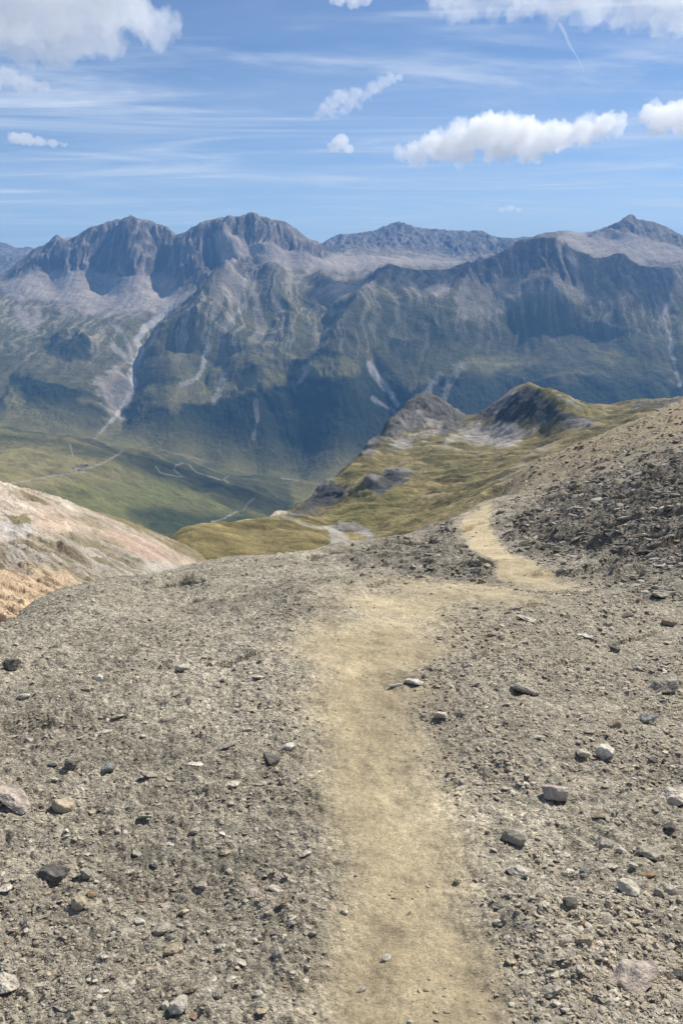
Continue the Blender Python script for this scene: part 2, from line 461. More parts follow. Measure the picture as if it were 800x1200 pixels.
# =================================================================== THE PINK HILLSIDE
S2 = Surface([(-150,540,150),(0,570,165),(50,580,175),(110,600,195),(160,616,215),(220,641,235),(242,657,245),
  (-150,640,90),(0,640,105),(70,640,120),(0,690,72),(60,690,82),(110,680,105),(150,660,140),(200,660,175),(230,664,205),(100,620,160),(0,605,130),
  (0,730,55),(60,720,66),(-150,740,48),(120,700,85),(200,700,120),
  (-150,600,260),(0,625,280),(110,660,310),(220,700,330),(300,760,300),(270,700,220)])
X, Y, Z = sheet(S2, -33, -7, 420, 42, 340, 460)
px, py, dep = project(X, Y, Z)
dn = px * .90 + py * .43; ac = -px * .43 + py * .90
n1 = fbm(X * .03, Y * .03, 51, 4); n2 = fbm(ac / 5 + n1 * .8, dn / 90, 52, 6, .6); n3 = fbm(X * .15, Y * .15, 53, 4)
crag = patch(px, py, [(0,640),(60,632),(110,625),(150,648),(170,668),(130,690),(90,680),(40,672),(0,668)], 10, n3, 10)
Z = Z + n2 * .5 + n3 * .25 + crag * (ridged(X * .05, Y * .08 + n1, 54, 4) - .6) * .9 + fbm(X * .5, Y * .5, 55, 3) * .35
for pl, h in [([(45,662),(65,668),(85,676)], .9), ([(65,640),(85,648),(100,658)], .9), ([(170,632),(195,645),(215,660)], .6), ([(105,652),(130,664),(150,674)], .8), ([(10,645),(35,652),(60,662)], .8)]:
    P = hit(S2, *np.array(pl, float).T, 45, 300)
    d, par = seg_dist(X, Y, P); Z = Z + h * np.clip(1 - d / 3.5, 0, 1) * np.clip(np.minimum(par, 1 - par) * 5, .0, 1)
px = px.ravel(); py = py.ravel(); n1, n2, n3 = n1.ravel(), n2.ravel(), n3.ravel(); crag = crag.ravel()
c = np.tile(np.array([.45, .375, .295]), (px.size, 1))
mixc(c, sstep(-.1, .6, n2) * .8, (.54, .475, .40))
mixc(c, patch(px, py, [(45,598),(110,620),(160,630),(215,662),(190,668),(140,648),(90,632),(40,615)], 8, n2, 10) * .75, (.50, .375, .28))
mixc(c, patch(px, py, [(120,618),(170,630),(215,655),(200,662),(150,645)], 6, n2, 8) * .5, (.35, .25, .19))
mixc(c, patch(px, py, [(0,606),(30,610),(42,624),(10,632),(0,632)], 5, n2, 6) * .8, (.52, .49, .45))
mixc(c, patch(px, py, [(110,650),(150,650),(215,664),(170,678),(140,670)], 6, n2, 5) * .8, (.42, .39, .345))
gr = np.maximum.reduce([patch(px, py, [(12,578),(45,578),(68,592),(40,590)], 3, n2, 6), patch(px, py, [(8,606),(30,604),(38,612),(20,616)], 2, n2, 4),
   patch(px, py, [(90,590),(160,610),(190,620),(245,655),(235,660),(170,624),(110,602)], 4, n2, 8) , patch(px, py, [(60,604),(105,604),(130,618),(90,612)], 3, n2, 9) * .7])
mixc(c, gr * .85, (.15, .125, .055))
mixc(c, crag * (.55 + .4 * sstep(-.2, .3, n3)), (.20, .175, .11)); mixc(c, crag * sstep(.05, .35, n2) * .6, (.38, .35, .31))
mixc(c, patch(px, py, [(-200,672),(20,668),(50,676),(100,690),(110,700),(60,760),(-200,780)], 6, n2, 10) * .8, (.50, .365, .23))
mixc(c, patch(px, py, [(40,706),(80,695),(130,688),(130,700),(70,712),(20,725)], 4, n3, 5) * .9, (.52, .40, .24))
c *= (1 + .20 * n2 + .14 * n3)[:, None]
link('hillside', mesh_from('hillside', np.stack([X.ravel(), Y.ravel(), Z.ravel()], 1), quads=grid_quads(*X.shape).reshape(-1, 4), col=np.clip(c, .02, .8)), M_hill, kind='structure')

# =================================================================== THE GRASSY KNOLLS AND THE TWO CRAGS
S3 = Surface([(205,628,330),(225,617,350),(250,613,380),(300,610,400),(350,611,410),(382,618,420),(250,640,300),(350,640,310),(300,628,350),(200,690,210),(350,690,220),(500,690,200),(700,660,200),(900,600,200),
  (400,627,430),(420,636,380),(390,616,480),(340,606,500),(322,603,520),(440,615,470),
  (335,596,580),(350,590,620),(385,571,720),(400,556,800),(410,541,900),(430,519,1050),(455,491,1200),(478,473,1300),(495,468,1350),(520,474,1350),(545,487,1290),(570,481,1220),(600,461,1160),(620,454,1150),
  (637,458,1160),(665,466,1150),(690,478,1120),(702,486,1080),(740,473,1350),(770,476,1350),(800,478,1350),(900,470,1350),
  (637,470,1080),(652,483,1020),(690,489,980),(612,494,1070),(580,512,1080),(560,500,1150),(640,505,1000),
  (370,592,640),(393,580,690),(350,600,600),
  (450,541,900),(500,521,1020),(545,511,1090),(480,505,1150),(460,515,1100),(500,560,740),(600,522,950),(650,512,900),(470,590,580),(420,603,520),(500,605,440),(550,572,560),(560,606,360),(620,542,640),(700,500,860),(600,562,430),(760,500,800),(450,570,690),(440,572,670),
  (680,560,330),(800,540,400),(640,600,250),
  (250,660,520),(300,650,560),(200,690,520),(0,790,330),(-150,850,330),(100,760,330),
  (320,650,800),(345,640,900),(385,610,1000),(410,590,1100),(430,572,1300),(455,545,1500),(495,520,1700),(560,530,1650),(620,520,1600),(700,540,1600),(800,540,1700),(900,540,1700),
  (0,760,900),(200,720,900),(0,740,1700),(200,700,1700),(350,640,1700)])
X, Y, Z = sheet(S3, -24, 33, 760, 190, 1750, 640)
px, py, dep = project(X, Y, Z)
n1 = fbm(X / 180, Y / 180, 61, 4); n2 = fbm(X / 45, Y / 45, 62, 4); n3 = fbm(X / 14, Y / 14, 63, 3)
rock = np.maximum.reduce([
  patch(px, py, [(405,545),(430,516),(455,488),(480,464),(500,460),(530,470),(552,487),(540,500),(515,508),(500,498),(470,508),(450,520),(425,535)], 6, n2, 8),
  patch(px, py, [(545,488),(570,478),(598,455),(618,450),(640,466),(655,482),(700,484),(690,494),(650,500),(628,504),(600,496),(575,492)], 5, n2, 7),
  patch(px, py, [(340,600),(352,588),(388,566),(402,570),(405,582),(380,596),(350,605)], 4, n2, 6),
  patch(px, py, [(430,572),(452,556),(465,552),(484,560),(470,572),(445,579)], 3, n2, 5),
  patch(px, py, [(545,512),(580,514),(575,520),(550,520)], 2, n2, 4) * .5,
  patch(px, py, [(735,470),(770,470),(800,474),(790,482),(740,480)], 3, n2, 4) * .8])
big = sstep(250, 500, Y)
Z = Z + n1 * 6 * sstep(350, 900, Y) + (np.abs(n2) - .3) * 4.5 * big + n3 * 1.0
Z = Z + rock * ((ridged(X / 34 + n2 * .4, Y / 60, 64, 4) - .7) * 2.6 + fbm(X / 12, Y / 12, 65, 3) * 1.0)
for (bx, by, bY, h, r, st) in [(461,555,745,6,22,1.9),(470,574,640,6,40,1),(566,513,1060,6,25,1.2),(440,572,680,8,45,1)]:
    p = at(bx, by, bY); dx = X - p[0]; dy = Y - p[1]
    d = np.hypot(dx * np.where(dx < 0, st, .7), dy * np.where(dy < 0, st, .6))
    Z = Z + h * np.clip(1 - d / r + n2 * .15, 0, 1) ** 1.2
for pl, h, w in [([(618,452,1150),(637,470,1090),(655,484,1030),(690,489,985)], 17, 55), ([(495,465,1350),(515,480,1280),(528,493,1230)], 16, 60), ([(598,458,1160),(575,480,1180),(548,500,1150)], 8, 35)]:
    P = np.array([at(*k)[:2] for k in pl]); d, par = seg_dist(X + n2 * 8, Y + n2 * 8, P)
    Z = Z + h * .7 * np.clip(par * 4, 0, 1) * np.clip((1 - par) * 4, 0, 1) * np.clip(1 - d / w, 0, 1) ** 1.3
px, py, dep = project(X, Y, Z)
px, py, n1, n2, n3, rock = (a.ravel() for a in (px, py, n1, n2, n3, rock))
Xr, Yr = X.ravel(), Y.ravel()
c = np.tile(np.array([.19, .155, .07]), (px.size, 1))
mixc(c, sstep(-.05, .5, n1) * .45, (.14, .125, .053))
mixc(c, sstep(.05, .5, n2) * .5, (.27, .22, .115)); mixc(c, sstep(.0, .5, -n2) * .5, (.085, .08, .035))
mixc(c, patch(px, py, [(400,620),(380,600),(420,575),(440,568),(480,580),(470,600),(440,618)], 8, n2, 10) * .6, (.13, .122, .045))
mixc(c, patch(px, py, [(195,640),(250,608),(370,606),(390,640),(330,665),(200,665)], 8, n2, 8) * .6, (.19, .155, .066))
mixc(c, patch(px, py, [(560,600),(600,560),(680,520),(820,480),(820,640),(560,640)], 12, n2, 12) * .6, (.20, .165, .09))
rd, _ = seg_dist(px, py, [(330,606),(335,596),(388,570),(402,553),(412,538),(430,520)])
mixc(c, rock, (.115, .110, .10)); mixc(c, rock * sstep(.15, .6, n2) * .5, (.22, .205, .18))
mixc(c, rock * patch(px, py, [(560,492),(598,460),(618,454),(640,470),(655,484),(628,504)], 4, n2, 4) * .85, (.058, .060, .064)); mixc(c, np.maximum(patch(px, py, [(430,573),(452,556),(466,552),(470,560),(462,568),(446,578)], 2, n2, 3), patch(px, py, [(345,600),(360,586),(388,567),(402,571),(400,582),(376,594)], 3, n2, 4)) * .8, (.05, .052, .056))  # dark slate, plus the shade of left-facing crag, knob and cliff painted in
mixc(c, patch(px, py, [(622,450),(640,455),(668,464),(708,486),(690,490),(658,483),(640,468),(632,458)], 2.5, n2, 2.5) * .95, (.19, .165, .068))
screes = [([(450,527),(468,512),(486,510),(488,512),(480,524),(462,528)], (.30, .285, .255), .9), ([(538,514),(560,497),(585,494),(610,500),(625,506),(600,520),(560,522)], (.30, .275, .245), .9),
  ([(515,520),(545,500),(556,492),(562,496),(540,512),(522,524)], (.32, .295, .26), .6), ([(484,512),(500,496),(520,490),(515,505),(495,516)], (.34, .30, .24), .6),
  ([(565,508),(572,490),(598,458),(606,456),(590,478),(576,500)], (.33, .305, .275), .6), ([(655,465),(672,468),(684,480),(676,478)], (.45, .42, .38), .7), ([(580,560),(600,545),(640,522),(650,520),(610,548),(590,566)], (.33, .28, .2), .6)]
for pl, cc, m in screes: mixc(c, patch(px, py, pl, 3, n2, 5) * m, cc)
bed = np.maximum(patch(px, py, [(384,620),(392,616),(402,618),(404,626),(410,634),(408,644),(380,645),(388,634)], 1.5, n3, 2), streak(px, py, [(400,616),(415,617),(430,624),(436,634),(434,644)], 4.5, n3, 2))
mixc(c, streak(px, py, [(318,603),(330,604),(338,607),(352,612),(362,616),(375,619),(392,617)], 2.6, n3, 1.2), (.33, .285, .20))
mixc(c, streak(px, py, [(318,603),(322,600),(334,601)], 3, n3, 1.2), (.40, .35, .27))
mixc(c, streak(px, py, [(436,566),(500,572),(520,578),(526,592)], 1.2, n3, 1) * .35, (.09, .085, .06))
mixc(c, streak(px, py, [(470,505),(500,520),(560,530)], 1.5, n3, 2) * .4, (.3, .26, .18))
mixc(c, bed, (.30, .28, .245))
c *= (1 + .25 * n2 + .30 * n3)[:, None]; c = np.clip(c, .015, .8)
V = np.stack([Xr, Yr, Z.ravel()], 1); Q = grid_quads(*X.shape); bq = bed.reshape(X.shape); bq = (bq[:-1, :-1] + bq[1:, 1:]) / 2 > .5
bq &= (X[:-1, :-1] > at(370, 620, 400)[0]) & (Y[:-1, :-1] < 520)
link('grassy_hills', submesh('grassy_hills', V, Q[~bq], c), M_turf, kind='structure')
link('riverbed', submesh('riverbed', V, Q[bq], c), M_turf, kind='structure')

# =================================================================== THE VALLEY AND THE MOUNTAINS BEYOND IT
pts = [(-150,640,1500),(0,625,1500),(100,630,1600),(200,640,1900),(-150,560,2000),(0,562,2050),(100,566,2300),(200,590,2450),(260,600,2550),(300,602,2700),(0,532,2600),(100,541,2750),(200,556,3000),(270,572,3100),(300,580,3150),
  (-150,490,3000),(0,503,3100),(60,511,3180),(110,520,3300),(180,534,3420),(240,546,3550),(300,556,3650),(350,564,3700),(330,585,3200),(420,590,3500),(500,600,3500),(650,600,3500),(800,600,3500),(950,600,3500),(350,620,2500),(500,640,2500),(800,640,2500),(500,680,1600),(800,680,1600),
  (-150,500,3800),(0,508,3900),(60,516,3900),(110,521,3950),(180,535,4000),(240,546,4050),(300,556,4100),(350,563,4100),(450,564,4150),(600,562,4150),(800,562,4150),(950,562,4150),
  (-150,445,4600),(0,448,4600),(50,440,4650),(100,452,4600),(200,452,4600),(300,450,4700),(400,455,4750),(500,455,4750),(650,455,4800),(800,455,4800),(950,450,4800),
  (-150,395,5300),(0,402,5200),(50,395,5400),(100,392,5400),(170,396,5300),(230,396,5200),(300,402,5200),(370,400,5350),(420,402,5200),(500,400,5200),(650,398,5300),(800,400,5300),(950,395,5300),
  (-150,345,6000),(0,352,6200),(60,350,6300),(120,352,6300),(190,354,6150),(230,350,5900),(300,345,5750),(360,350,5900),(410,350,5850),(460,345,5700),(520,345,5700),(600,340,5800),(700,345,5800),(800,350,5800),(950,345,5800),
  (0,335,6600),(60,328,6700),(120,328,6750),(190,325,6700),(235,320,6500)]
def crest(line, back=450, drop=17):
    for (x, y, d) in line:
        pts.append((x, y, d)); pts.append((x, y + drop, d + back))
crest([(-150,300,7000),(-60,310,7050),(0,322,7100),(20,308,7150),(40,292,7200),(64,281,7200),(90,277,7200),(105,269,7200),(125,264,7200),(148,256.5,7200),(175,261,7150),(195,268,7100),(209,276,7000),(222,272,6950),(236,266,6950),(250,262,7000),(272,256,7050),(295,253,7100),(315,258,7150),(335,263,7200),(350,271,7250),(373,285,7300)], 500, 14)
crest([(255,322,6250),(268,316,6150),(285,310,6050),(309,309,6050),(332,313,6100),(376,317,6200),(410,325,6250),(434,320,6150),(456,310,6000),(481,314,6050),(510,317,6050),(540,313,6100),(562,306,6150),(585,297,6200),(605,285,6250),(618,280,6300),(641,284,6300),(660,293,6250),(690,300,6200),(720,305,6200),(766,311,6200),(800,309,6200),(870,300,6200),(950,295,6200)], 380, 8)
pts += [(295,300,6750),(340,300,6900),(400,303,7300),(450,303,7600),(500,305,8000),(540,302,8400),(400,290,8600),(450,290,9000),(520,292,9300),(590,292,9300),(260,300,6700),
        (640,290,7000),(700,292,7100),(766,300,7000),(800,300,7000),(950,285,7000)]
crest([(628,275,7500),(640,271,7600),(655,269,7700),(670,271,7750),(690,272,7800),(705,268,7800),(720,266,7800),(736,257,7800),(753,259,7800),(770,262,7800),(785,268,7800),(800,276,7800),(860,285,7800),(950,280,7800)], 600, 14)
crest([(376,286,10300),(388,279,10400),(400,275,10500),(417,274,10500),(437,270,10500),(450,266,10500),(467,264,10500),(490,267,10500),(508,269,10500),(535,270,10500),(550,271,10500),(562,270,10500),(577,277,10500),(600,279,10500),(618,278,10500),(640,282,10500)], 800, 8)
crest([(-150,285,11500),(-60,280,11600),(-20,282,11800),(0,284,11800),(12,287,11800),(20,292,11800),(34,289,11800),(44,293,11800)], 800, 8)
pts += [(x, 330, 13500) for x in (-150, 50, 250, 450, 650, 800, 950)] + [(x, 318, 9300) for x in (60, 160, 260)] + [(x, 315, 9600) for x in (680, 760, 900)] + [(-20, 318, 9500)]
S4 = Surface(pts, 1e-5)
X, Y, Z = sheet(S4, -33, 33, 860, 1450, 13500, 860)
Z0 = Z.copy()
px, py, dep = project(X, Y, Z)
opp = sstep(3900, 4500, Y)
n1 = fbm(X / 900, Y / 900, 71, 4); n2 = fbm(X / 260, Y / 260, 72, 4); n3 = fbm(X / 80, Y / 80, 73, 3)
# what grows or lies where
wall = np.maximum.reduce([
  patch(px, py, [(8,322),(30,300),(64,276),(150,250),(210,270),(262,256),(275,316),(255,345),(240,350),(215,332),(190,318),(150,322),(110,316),(60,312),(30,318)], 5, n2, 7),
  patch(px, py, [(255,258),(295,249),(335,260),(380,284),(400,296),(370,298),(330,290),(290,292),(262,280)], 4, n2, 6),
  patch(px, py, [(376,286),(400,272),(467,260),(620,275),(640,290),(590,296),(540,300),(470,288),(420,290)], 3, n2, 4) ,
  patch(px, py, [(-200,276),(0,280),(50,290),(20,312),(0,318),(-200,318)], 3, n2, 4) * .7,
  patch(px, py, [(600,286),(625,276),(645,290),(660,330),(690,345),(660,352),(620,330),(585,330),(560,340),(530,330),(550,308)], 5, n2, 8) * .8,
  patch(px, py, [(690,310),(766,312),(800,310),(900,300),(900,350),(770,350),(720,345)], 6, n2, 8) * .6,
  patch(px, py, [(690,275),(736,253),(775,260),(810,280),(800,290),(765,275),(740,275)], 3, n2, 5) * .9,
  patch(px, py, [(262,320),(285,308),(312,307),(316,320),(300,345),(285,340)], 4, n2, 6) * .8,
  patch(px, py, [(430,326),(456,308),(446,330),(438,345),(425,340)], 3, n2, 5) * .8])
forest = np.maximum.reduce([
  patch(px, py, [(-200,470),(0,462),(15,440),(55,445),(75,462),(105,470),(130,490),(100,520),(50,512),(-200,500)], 3, n2, 12),
  patch(px, py, [(140,500),(150,475),(185,468),(200,480),(230,470),(260,468),(285,452),(330,446),(430,440),(480,455),(540,430),(620,440),(800,440),(960,440),(960,600),(300,600),(240,548),(110,522)], 3, n2, 14),
  patch(px, py, [(50,405),(75,398),(100,402),(112,420),(80,424),(58,416)], 3, n2, 5) * .8,
  patch(px, py, [(160,440),(180,436),(215,440),(205,452),(170,450)], 3, n2, 6) * .6])
scree = np.maximum.reduce([
  patch(px, py, [(0,330),(40,316),(110,316),(190,318),(218,336),(240,352),(200,366),(150,368),(100,366),(60,350),(0,346)], 5, n2, 7),
  patch(px, py, [(265,305),(262,280),(285,285),(330,290),(400,296),(540,304),(540,310),(470,310),(400,318),(330,310)], 4, n2, 4),
  patch(px, py, [(640,286),(660,272),(700,274),(740,274),(800,290),(960,290),(960,305),(760,308),(700,298)], 3, n2, 3),
  patch(px, py, [(360,335),(400,330),(438,345),(430,360),(405,372),(392,360),(372,355)], 4, n2, 7) * .85,
  patch(px, py, [(497,345),(512,334),(526,336),(524,352),(508,356)], 3, n2, 5) * .9,
  patch(px, py, [(262,345),(285,335),(290,352),(270,372),(258,368)], 4, n2, 6) * .7,
  patch(px, py, [(530,350),(560,335),(620,338),(660,355),(740,365),(700,368),(600,366),(540,380)], 6, n2, 8) * .45,
  patch(px, py, [(760,330),(790,335),(782,380),(772,372)], 4, n2, 5) * .4,
  patch(px, py, [(112,452),(122,440),(140,420),(152,440),(150,470),(140,482),(120,470)], 4, n3, 7) * .7,
  streak(px, py, [(20,362),(28,372),(32,380)], 6, n3, 4) * .6, streak(px, py, [(42,360),(44,376),(38,380)], 5, n3, 4) * .6, streak(px, py, [(70,356),(82,366)], 6, n3, 4) * .5])
# relief: ribbed walls, hummocky turf, gullies and spurs
rib = 1 - np.abs(fbm(X / 105 + n2 * .5, Y / 900 + n1 * .3, 74, 4, .55)) * 1.7
near_top = np.clip((Z - np.maximum.reduce([np.roll(Z, -k, 0) for k in (10, 20, 35)])) / 60 + 1, 0, 1)   # 1 on a crest
Z = Z + wall * (1 - .6 * near_top) * ((rib - .6) * 30 + (np.abs(fbm(X / 42 + n2 * .4, Y / 420, 80, 3)) - .3) * -22 + (ridged(X / 260, Y / 420, 75, 5) - .8) * 24)
Z = Z + opp * (1 - wall) * (1 - .75 * scree) * ((ridged((X + n1 * 420) / 620, (Y - n1 * 300) / 900, 76, 3, .4) - .8) * 16 + n2 * 3 + (ridged((X + n1 * 260 + n2 * 30) / 120, Y / 520, 81, 3) - .8) * 3.5)
Z = Z + wall * (1 - .5 * near_top) * (fbm(X / 34, Y / 60, 85, 3, .6) * 6 + (np.abs(perlin(X / 70 + n2, Z / 22, 86)) - .3) * 6)
Z = Z + opp * (1 - wall) * (1 - .6 * scree) * fbm(X / 45, Y / 80, 87, 3, .6) * 3
Z = Z + opp * forest * fbm(X / 26, Y / 26, 77, 3) * 6 + opp * n3 * 2.5
Z = Z + (1 - opp) * (n1 * 26 + (np.abs(n2) - .3) * 26 + n3 * 2.5) * sstep(3950, 3500, Y)
Z = Z + scree * (1 - np.abs(fbm(X / 60 + n2 * .3, Y / 900, 78, 3)) * 1.6 - .5) * 4 * opp
for pl, h, w in [([(148,257,7190),(152,300,6850),(158,330,6650)], 70, 190), ([(105,270,7190),(98,305,6850),(90,325,6700)], 55, 150), ([(295,254,7090),(304,285,6800),(318,300,6700)], 80, 200), ([(64,281,7190),(58,310,6900)], 45, 130), ([(736,258,7790),(715,285,7300)], 60, 200), ([(467,265,10490),(470,285,9800)], 60, 220), ([(285,311,6030),(262,345,5700),(238,385,5350),(228,420,5000)], 190, 420), ([(250,262,6990),(262,295,6650),(272,318,6300)], 130, 230), ([(309,310,6030),(325,350,5750),(345,400,5250),(345,430,5000)], 70, 260), ([(456,311,5990),(440,345,5700),(415,380,5400),(395,420,5100),(310,465,4600)], 210, 540),
   ([(562,307,6130),(540,350,5700),(505,400,5250)], 60, 260), ([(641,285,6280),(655,330,5850),(640,385,5400)], 150, 520), ([(720,306,6180),(730,350,5750),(720,400,5300)], 80, 260), ([(55,404,5250),(85,396,5350),(110,416,5100)], 60, 160), ([(209,276,6980),(225,310,6600),(240,340,6200)], 60, 200),
   ([(195,360,6050),(170,385,5400),(160,405,5200),(152,440,4700),(140,475,4400),(108,518,3990)], -75, 170), ([(370,345,5900),(385,380,5500),(362,425,5000),(352,448,4800)], -75, 220), ([(430,430,5000),(448,450,4800),(465,475,4500)], -50, 120), ([(780,350,5800),(785,400,5300),(795,460,4700)], -50, 120), ([(290,360,5650),(262,410,5150),(232,462,4600)], -55, 180), ([(520,440,4900),(510,470,4600)], -50, 130)]:
    P = np.array([at(*p)[:2] for p in pl]); d, par = seg_dist(X + n2 * 60, Y + n2 * 60, P)
    e = (np.clip(par * 3.2, 0, 1) if w > 300 else np.clip(par * 8, .15, 1)) * np.clip((1 - par) * 5, 0, 1)
    Z = Z + h * e * np.clip(1 - d / w, 0, 1) ** (1.1 if h > 0 else 1.6)
# clouds hold no sway over the crests: keep the skyline where it is
px, py, dep = project(X, Y, Z)
Xr, Yr = X.ravel(), Y.ravel()
shp = X.shape
px, py, n1, n2, n3, wall, forest, scree, opp, rib = (a.ravel() for a in (px, py, n1, n2, n3, wall, forest, scree, opp, rib))
gx = np.gradient(Z, axis=1) / np.gradient(X, axis=1); gy = np.gradient(Z, axis=0) / np.gradient(Y, axis=0)
steep = np.hypot(gx, gy).ravel()
c = np.tile(np.array([.135, .122, .055]), (px.size, 1))
mixc(c, sstep(0, .5, n1) * .6, (.19, .16, .075)); mixc(c, sstep(.0, .45, n2) * .5, (.070, .075, .032))
up = 1 - sstep(318, 358, py + n2 * 16)
mixc(c, opp * up * .75, (.22, .185, .145))
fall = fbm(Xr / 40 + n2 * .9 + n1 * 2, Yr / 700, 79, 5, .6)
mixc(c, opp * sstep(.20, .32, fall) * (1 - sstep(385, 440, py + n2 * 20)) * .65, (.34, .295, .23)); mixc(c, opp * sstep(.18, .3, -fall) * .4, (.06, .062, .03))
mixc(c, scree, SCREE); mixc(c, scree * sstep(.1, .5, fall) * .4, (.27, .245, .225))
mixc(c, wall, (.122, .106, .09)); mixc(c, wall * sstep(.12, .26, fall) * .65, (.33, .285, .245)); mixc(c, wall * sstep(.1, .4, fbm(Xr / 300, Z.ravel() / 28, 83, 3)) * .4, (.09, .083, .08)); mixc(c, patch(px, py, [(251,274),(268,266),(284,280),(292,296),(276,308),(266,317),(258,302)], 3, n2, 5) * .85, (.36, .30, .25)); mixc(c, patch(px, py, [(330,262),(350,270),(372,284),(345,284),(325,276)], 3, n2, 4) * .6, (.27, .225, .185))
mixc(c, forest * opp * .93, FOREST)
mixc(c, opp * patch(px, py, [(395,395),(420,372),(440,345),(500,345),(520,380),(600,370),(700,375),(800,390),(960,380),(960,450),(400,450),(440,420)], 10, n2, 14) * .55, (.060, .068, .034))
for pl in [[(300,440),(360,422),(430,416),(435,432),(400,440),(340,448),(290,462),(240,466),(232,460)], [(170,456),(205,448),(222,456),(200,478),(180,470)], [(10,452),(40,480),(55,492),(0,500)], [(530,432),(570,418),(620,415),(640,420),(600,428),(560,436)], [(680,382),(700,384),(695,392),(680,390)], [(690,400),(715,408),(735,424),(715,428),(695,414)]]:
    mixc(c, patch(px, py, pl, 5, n2, 9) * .7, (.235, .205, .08))
for pl, w, k in [([(198,362),(188,372),(170,385),(160,400),(166,410),(160,424),(154,438),(156,452),(150,466),(142,476)], 4, .9), ([(142,476),(136,488),(124,500),(108,518)], 2.2, .7), ([(130,378),(146,392),(156,420)], 2.5, .4), ([(132,406),(144,416),(154,424)], 3.5, .6), ([(118,374),(132,366),(150,350)], 2, .4),
   ([(245,405),(240,418),(236,430)], 2.5, .6), ([(238,432),(230,444),(214,450)], 2.5, .5), ([(432,426),(440,440),(455,458),(466,475)], 3.6, .85), ([(436,466),(452,476),(462,482)], 2, .5), ([(780,356),(776,372),(784,395),(788,420),(796,452)], 2.0, .6), ([(365,425),(356,440),(350,448)], 2.5, .5),
   ([(300,330),(290,352),(262,385)], 2.5, .35), ([(262,440),(258,458),(250,470)], 4, .45), ([(300,470),(302,490),(296,515)], 2.2, .3), ([(498,470),(505,450),(515,440)], 4, .3), ([(520,470),(525,450),(540,430)], 4, .3), ([(530,428),(560,424),(590,428),(640,424)], 1.6, .2)]:
    mixc(c, streak(px, py, pl, w, n3, 2.2) * k, (.46, .43, .39))
# the near side of the valley: pasture, tracks, darker patches
near = 1 - opp
mixc(c, near * .9, (.16, .142, .052)); mixc(c, near * sstep(.05, .5, n2) * .5, (.075, .075, .032))
mixc(c, near * patch(px, py, [(-50,520),(60,530),(140,548),(150,562),(60,566),(-50,562)], 8, n2, 12) * .8, (.22, .185, .075))
mixc(c, near * patch(px, py, [(-50,503),(60,512),(120,524),(250,548),(340,566),(340,600),(270,585),(180,560),(140,545),(60,520)], 6, n2, 8) * .8, (.045, .050, .024))
mixc(c, near * patch(px, py, [(90,570),(180,565),(260,582),(330,600),(200,640),(60,600)], 10, n2, 12) * .6, (.135, .14, .045))
mixc(c, near * patch(px, py, [(150,600),(190,592),(250,600),(300,606),(200,640)], 8, n2, 6) * .85, (.030, .040, .018))
tr = np.zeros(px.size)
for pl, w in [([(84,548),(92,550),(102,549),(118,544),(138,533),(144,528)], 1.5), ([(0,568),(30,564),(54,559),(100,553)], 1.2), ([(82,520),(86,535)], 1), ([(183,547),(188,554),(206,558),(214,559),(204,551),(206,545),(214,543)], 1.3), ([(222,545),(226,550),(232,554),(258,562)], 1.3), ([(268,605),(276,600),(286,598),(290,590),(298,584)], 1.4), ([(248,612),(262,608),(270,603)], 1.4), ([(160,520),(200,530),(240,540)], .9), ([(330,560),(350,563)], 1.5), ([(268,558),(262,562),(268,566)], 1)]:
    tr = np.maximum(tr, streak(px, py, pl, w * .6, n3, .7))
mixc(c, tr * near * .7, (.30, .27, .22))
c *= (1 + .14 * n2 + .16 * n3)[:, None]; c = np.clip(c, .008, .7)
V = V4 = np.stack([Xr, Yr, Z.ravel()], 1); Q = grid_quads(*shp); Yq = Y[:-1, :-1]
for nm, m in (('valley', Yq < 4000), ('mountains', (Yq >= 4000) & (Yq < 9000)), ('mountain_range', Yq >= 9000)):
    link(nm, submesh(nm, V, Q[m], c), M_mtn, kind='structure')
print('height of the highest thing', V[:, 2].max(), 'lowest', V[:, 2].min())
ZTOP, ZBOT = float(V[:, 2].max()), float(V[:, 2].min())

# =================================================================== THE AIR
hz, nt, N, L = new_mat('thin_blue_air')
o_ = N.new('ShaderNodeOutputMaterial'); pv = N.new('ShaderNodeVolumePrincipled')
pv.inputs['Color'].default_value = (.19, .45, .90, 1); pv.inputs['Density'].default_value = 6.0e-5; pv.inputs['Anisotropy'].default_value = .0
L.new(pv.outputs[0], o_.inputs['Volume'])
x0, x1, y0, y1, z0, z1 = -9500, 9500, -400, 13800, ZBOT - 1, ZTOP + 15
vb = [(x, y, z) for z in (z0, z1) for y in (y0, y1) for x in (x0, x1)]
me = bpy.data.meshes.new('haze'); me.from_pydata(vb, [], [(0, 2, 3, 1), (4, 5, 7, 6), (0, 1, 5, 4), (2, 6, 7, 3), (0, 4, 6, 2), (1, 3, 7, 5)])
link('haze', me, hz, kind='stuff')

